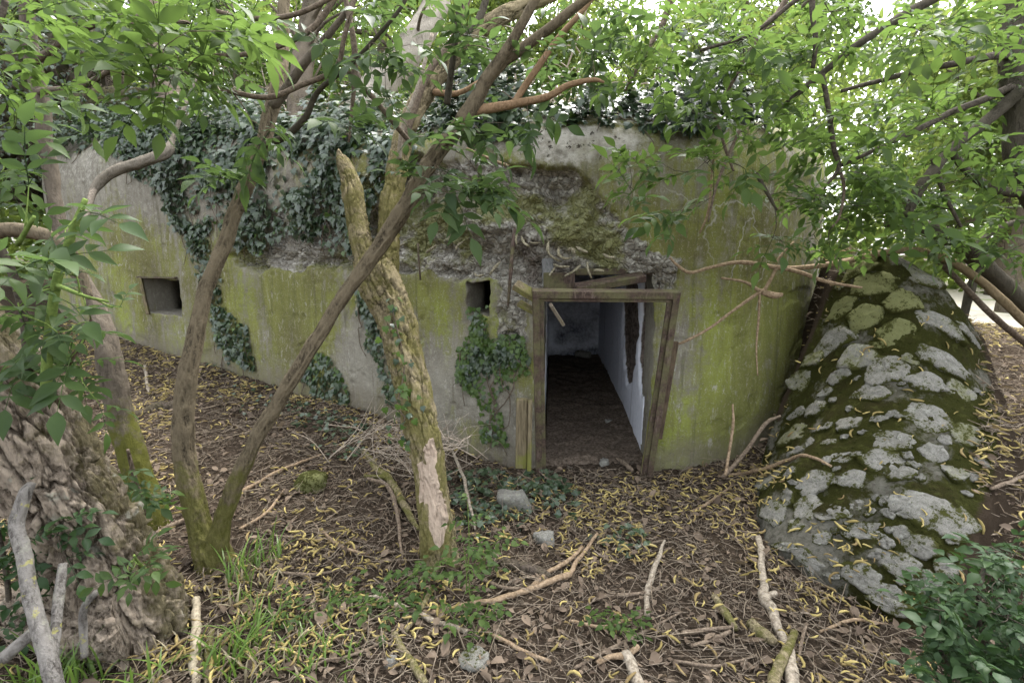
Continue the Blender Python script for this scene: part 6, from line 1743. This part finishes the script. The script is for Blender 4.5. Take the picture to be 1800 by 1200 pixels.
sprout('low spreading green seedling patch left of the tall sprout', [((690, 1040), (735, 1000), .05, 6), ((640, 1060), (680, 1055), .05, 6), ((745, 1030), (770, 985), .06, 6), ((600, 1070), (660, 1050), .05, 5), ((560, 1050), (600, 1040), .05, 4), ((720, 1050), (740, 1040), .06, 4), ((655, 1085), (690, 1070), .05, 4)], .72)
sprout('small seedling clump just below the tall bright sprout', [((815, 1095), (810, 1065), .05, 6), ((840, 1090), (858, 1060), .05, 6), ((840, 1110), (838, 1100), .04, 4)], .7)
sprout('small green seedling at the bottom right of middle', [((1075, 1110), (1058, 1085), .04, 5), ((1090, 1115), (1100, 1095), .04, 5), ((1110, 1115), (1120, 1105), .04, 4)], .6)
sprout('little weeds beside the grass tuft at lower left', [((500, 1060), (510, 1040), .05, 4), ((520, 1090), (535, 1075), .05, 4), ((470, 1095), (480, 1080), .05, 3), ((585, 1060), (600, 1050), .04, 4)], .5)

# ------------------------------------------------------------------ litter
def scatter(n, clump=None, lo=None):
    """Points over the visible ground, outside the bunker and the retaining wall; thinner with distance."""
    out = []
    got = 0
    while got < n:
        x = rng.uniform(-6.4, 5.4, n * 3); y = rng.uniform(.6, 6.8, n * 3)
        ok = poly_sd(x, y, plan[::25]) > .03
        sdm = poly_sd(x, y, MOUND_POLY); ok &= (sdm > .02) | ((sdm > -.12) & (x > 2.3))
        ok &= rng.uniform(0, 1, len(x)) < np.clip(1.25 - .12 * np.hypot(x, y), .45, 1)
        px, py, d = project(np.stack([x, y, top_z(x, y)], -1))
        ok &= (d > .5) & (rng.uniform(0, 1, len(x)) < np.where((px > -60) & (px < 1860) & (py < 1290), 1, .45))
        if clump is not None: ok &= rng.uniform(0, 1, len(x)) < clump(x, y)
        out.append(np.stack([x[ok], y[ok]], -1)); got += int(ok.sum())
    return np.vstack(out)[:n]
def merge(name, temps, pos, F, mat, tint, kind='stuff'):
    g = Geo(); which = rng.integers(0, len(temps), len(pos))
    for w, (V, Q, T) in enumerate(temps):
        ii = np.nonzero(which == w)[0]
        if not len(ii): continue
        W = pos[ii][:, None] + np.einsum('nij,vj->nvi', F[ii], V)
        off = (np.arange(len(ii)) * len(V))[:, None, None]
        g.add(W.reshape(-1, 3), (Q[None] + off).reshape(-1, 4), None if T is None else (T[None] + off).reshape(-1, 3), tint=np.repeat(tint[ii], len(V)))
    return g.obj(name, mat, kind=kind)
# catkins
catkin_m = NT('withered yellow catkin', .85, .2)
ct = catkin_m.math('FRACT', catkin_m.math('ADD', catkin_m.attr('tint'), catkin_m.rand()))
cc = catkin_m.mix(ct, (0.21, 0.165, 0.06), (0.48, 0.39, 0.15))
cc = catkin_m.mix(catkin_m.math('MULTIPLY', catkin_m.step(catkin_m.math('FRACT', catkin_m.math('MULTIPLY', ct, 7.3)), .6, .85), .8), cc, (0.19, 0.135, 0.065))
catkin_m.color(cc); catkin_m.bump(catkin_m.noise(700, 3, .6), .8, .003); catkin_m = catkin_m.m
def catkin(seed):
    r = np.random.default_rng(seed)
    a = r.uniform(.6, 2.4); n = 5; t = np.linspace(-.5, .5, n)
    P = np.stack([np.sin(t * a) / a, (1 - np.cos(t * a)) / a, .10 * np.sin(t * 5 + seed) * r.uniform(.2, 1)], -1) * .054
    rr = .0043 * np.array([.45, 1, 1.05, .9, .35])
    V, Q, T = tube(P, rr, 5)
    V = V + r.normal(size=V.shape) * .0006
    return V, Q, T
CK = [catkin(k) for k in range(8)]
def heap(x, y):
    q = np.stack([x, y, 0 * x], -1)
    return np.clip(.12 + 1.1 * sstep(.42, .68, fbm(q * 2.0 + 4, 3)) * (.35 + .9 * sstep(.35, .65, fbm(q * 7, 2))) + .5 * sstep(4.0, 5.5, y), 0, 1)
xy = scatter(9400, heap)
on = np.array([hit(rng.uniform(1340, 1740), rng.uniform(540, 1060), mz, 6) for _ in range(130)])
on = on[poly_sd(on[:, 0], on[:, 1], MOUND_POLY) < .05]
lw = np.array([hit(rng.normal(1335, 26), rng.normal(850, 55)) for _ in range(130)] + [hit(rng.normal(1440, 60), rng.normal(1040, 30)) for _ in range(70)])
xy = np.vstack([xy, lw[:, :2]])
pos = np.concatenate([np.stack([xy[:, 0], xy[:, 1], top_z(xy[:, 0], xy[:, 1]) + rng.uniform(.012, .04, len(xy))], -1), on + unit(CAM - on) * .012])
n = len(pos)
U = rng.normal(size=(n, 3)) * .3 + [0, 0, 1]
for k in range(len(xy), n):
    x, y = pos[k, :2]; e = .03
    U[k] = unit(np.array([-(mz(x + e, y) - mz(x - e, y)) / (2 * e), -(mz(x, y + e) - mz(x, y - e)) / (2 * e), 1.0]))
F = frames(rng.normal(size=(n, 3)) * [1, 1, .12], U) * np.clip(np.exp(rng.normal(-.08, .28, n)), .45, 1.5)[:, None, None]
px, py, d = project(pos)
inview = (px > 5) & (px < 1795) & (py > 5) & (py < 1190)
order = np.argsort(np.where(inview, d, 99))
solo = np.zeros(n, bool); solo[order[:250]] = True; solo[len(xy):len(xy) + 40] |= inview[len(xy):len(xy) + 40]
cme = [make_mesh('catkin', V, Q, T, catkin_m, {'tint': np.full(len(V), rng.uniform())}) for V, Q, T in CK]
for k in np.nonzero(solo)[0]:
    M = np.eye(4); M[:3, :3] = F[k]; M[:3, 3] = pos[k]
    onw = k >= len(xy)
    o = place('catkin', cme[int(rng.integers(0, 8))], None, M)
    tag(o, 'fallen yellow catkin lying on the mossy stone wall' if onw else 'fallen yellow catkin lying on the woodland litter', 'catkin', 'catkins fallen on the stone wall' if onw else 'catkins fallen on the litter')
merge('catkin_litter', CK, pos[~solo], F[~solo], catkin_m, rng.uniform(0, 1, int((~solo).sum())))
# fine twigs and stalks
def rod(seed, L_=.15, r=.0019):
    q = np.random.default_rng(seed)
    P = spline(np.array([[-.5, 0, 0], [-.15, q.normal() * .05, q.normal() * .03], [.2, q.normal() * .06, q.normal() * .03], [.5, 0, 0]]) * L_, 4)
    return tube(P, np.linspace(1, .55, 4) * r, 3)
RD = [rod(k) for k in range(6)]
litter_twig = mat_stick('litter twig', (0.075, 0.06, 0.047), (0.29, 0.24, 0.185))
xy = scatter(17000)
n = len(xy)
F = frames(rng.normal(size=(n, 3)) * [1, 1, .14], rng.normal(size=(n, 3)) * .3 + [0, 0, 1])
sc = np.exp(rng.normal(-.35, .55, n))
thin = np.clip(np.exp(rng.normal(0, .35, n)), .5, 2.2)
F = F * np.stack([sc, thin, thin], -1)[:, None, :]
F = F[:, :, :]
Rz = rng.uniform(0, np.pi, n); c_, s_ = np.cos(Rz), np.sin(Rz)
RM = np.zeros((n, 3, 3)); RM[:, 0, 0] = c_; RM[:, 0, 1] = -s_; RM[:, 1, 0] = s_; RM[:, 1, 1] = c_; RM[:, 2, 2] = 1
F = np.einsum('nij,njk->nik', RM, F)
pos = np.stack([xy[:, 0], xy[:, 1], top_z(xy[:, 0], xy[:, 1]) + rng.uniform(.01, .035, n)], -1)
merge('twig_litter', RD, pos, F, litter_twig, rng.uniform(0, 1, n) ** 2)
# loose countable twigs
xy = scatter(110)
tw = [make_mesh('twig', *rod(60 + k, .32, .0042), mat=mat_stick('loose twig', (.11, .085, .06), (.3, .245, .18), False)) for k in range(4)]
for x, y in xy:
    M = np.eye(4); M[:3, :3] = frames(rng.normal(size=(1, 3)) * [1, 1, .12], np.array([[0, 0, 1.0]]))[0] * rng.uniform(.6, 1.3); M[:3, 3] = [x, y, float(top_z(x, y)) + .03]
    tag(place('twig', tw[int(rng.integers(0, 4))], None, M), 'thin bare brown twig fallen on the woodland litter', 'twig', 'loose twigs on the litter')
# dead leaves, curled
dead_m = mat_leaf('dead brown leaf', (0.03, 0.021, 0.016), (0.19, 0.145, 0.105), .12, .8, .15)
DL = []
for k in range(6):
    q = np.random.default_rng(k); V, Q = leaflet(.06, .036, 3, fold=q.uniform(.2, .9), droop=q.uniform(-.4, .6), r=q); DL.append((V, Q, None))
xy = scatter(15000)
n = len(xy)
F = frames(rng.normal(size=(n, 3)) * [1, 1, .25], rng.normal(size=(n, 3)) * .45 + [0, 0, 1]) * np.exp(rng.normal(-.7, .4, n))[:, None, None]
pos = np.stack([xy[:, 0], xy[:, 1], top_z(xy[:, 0], xy[:, 1]) + rng.uniform(.006, .022, n)], -1)
merge('leaf_litter', DL, pos, F, dead_m, rng.uniform(0, 1, n))
xy = scatter(75)
dme = [make_mesh('dead_leaf', V, Q, None, dead_m, {'tint': np.full(len(V), .6 + .08 * k)}) for k, (V, Q, _) in enumerate(DL)]
for x, y in xy:
    M = np.eye(4); M[:3, :3] = frames(rng.normal(size=(1, 3)) * [1, 1, .2], rng.normal(size=(1, 3)) * .3 + [0, -.2, 1.0])[0] * rng.uniform(.8, 1.3); M[:3, 3] = [x, y, float(top_z(x, y)) + .03]
    tag(place('dead_leaf', dme[int(rng.integers(0, 6))], None, M), 'curled dead brown leaf lying on the woodland litter', 'dead leaf', 'dead leaves on the litter')
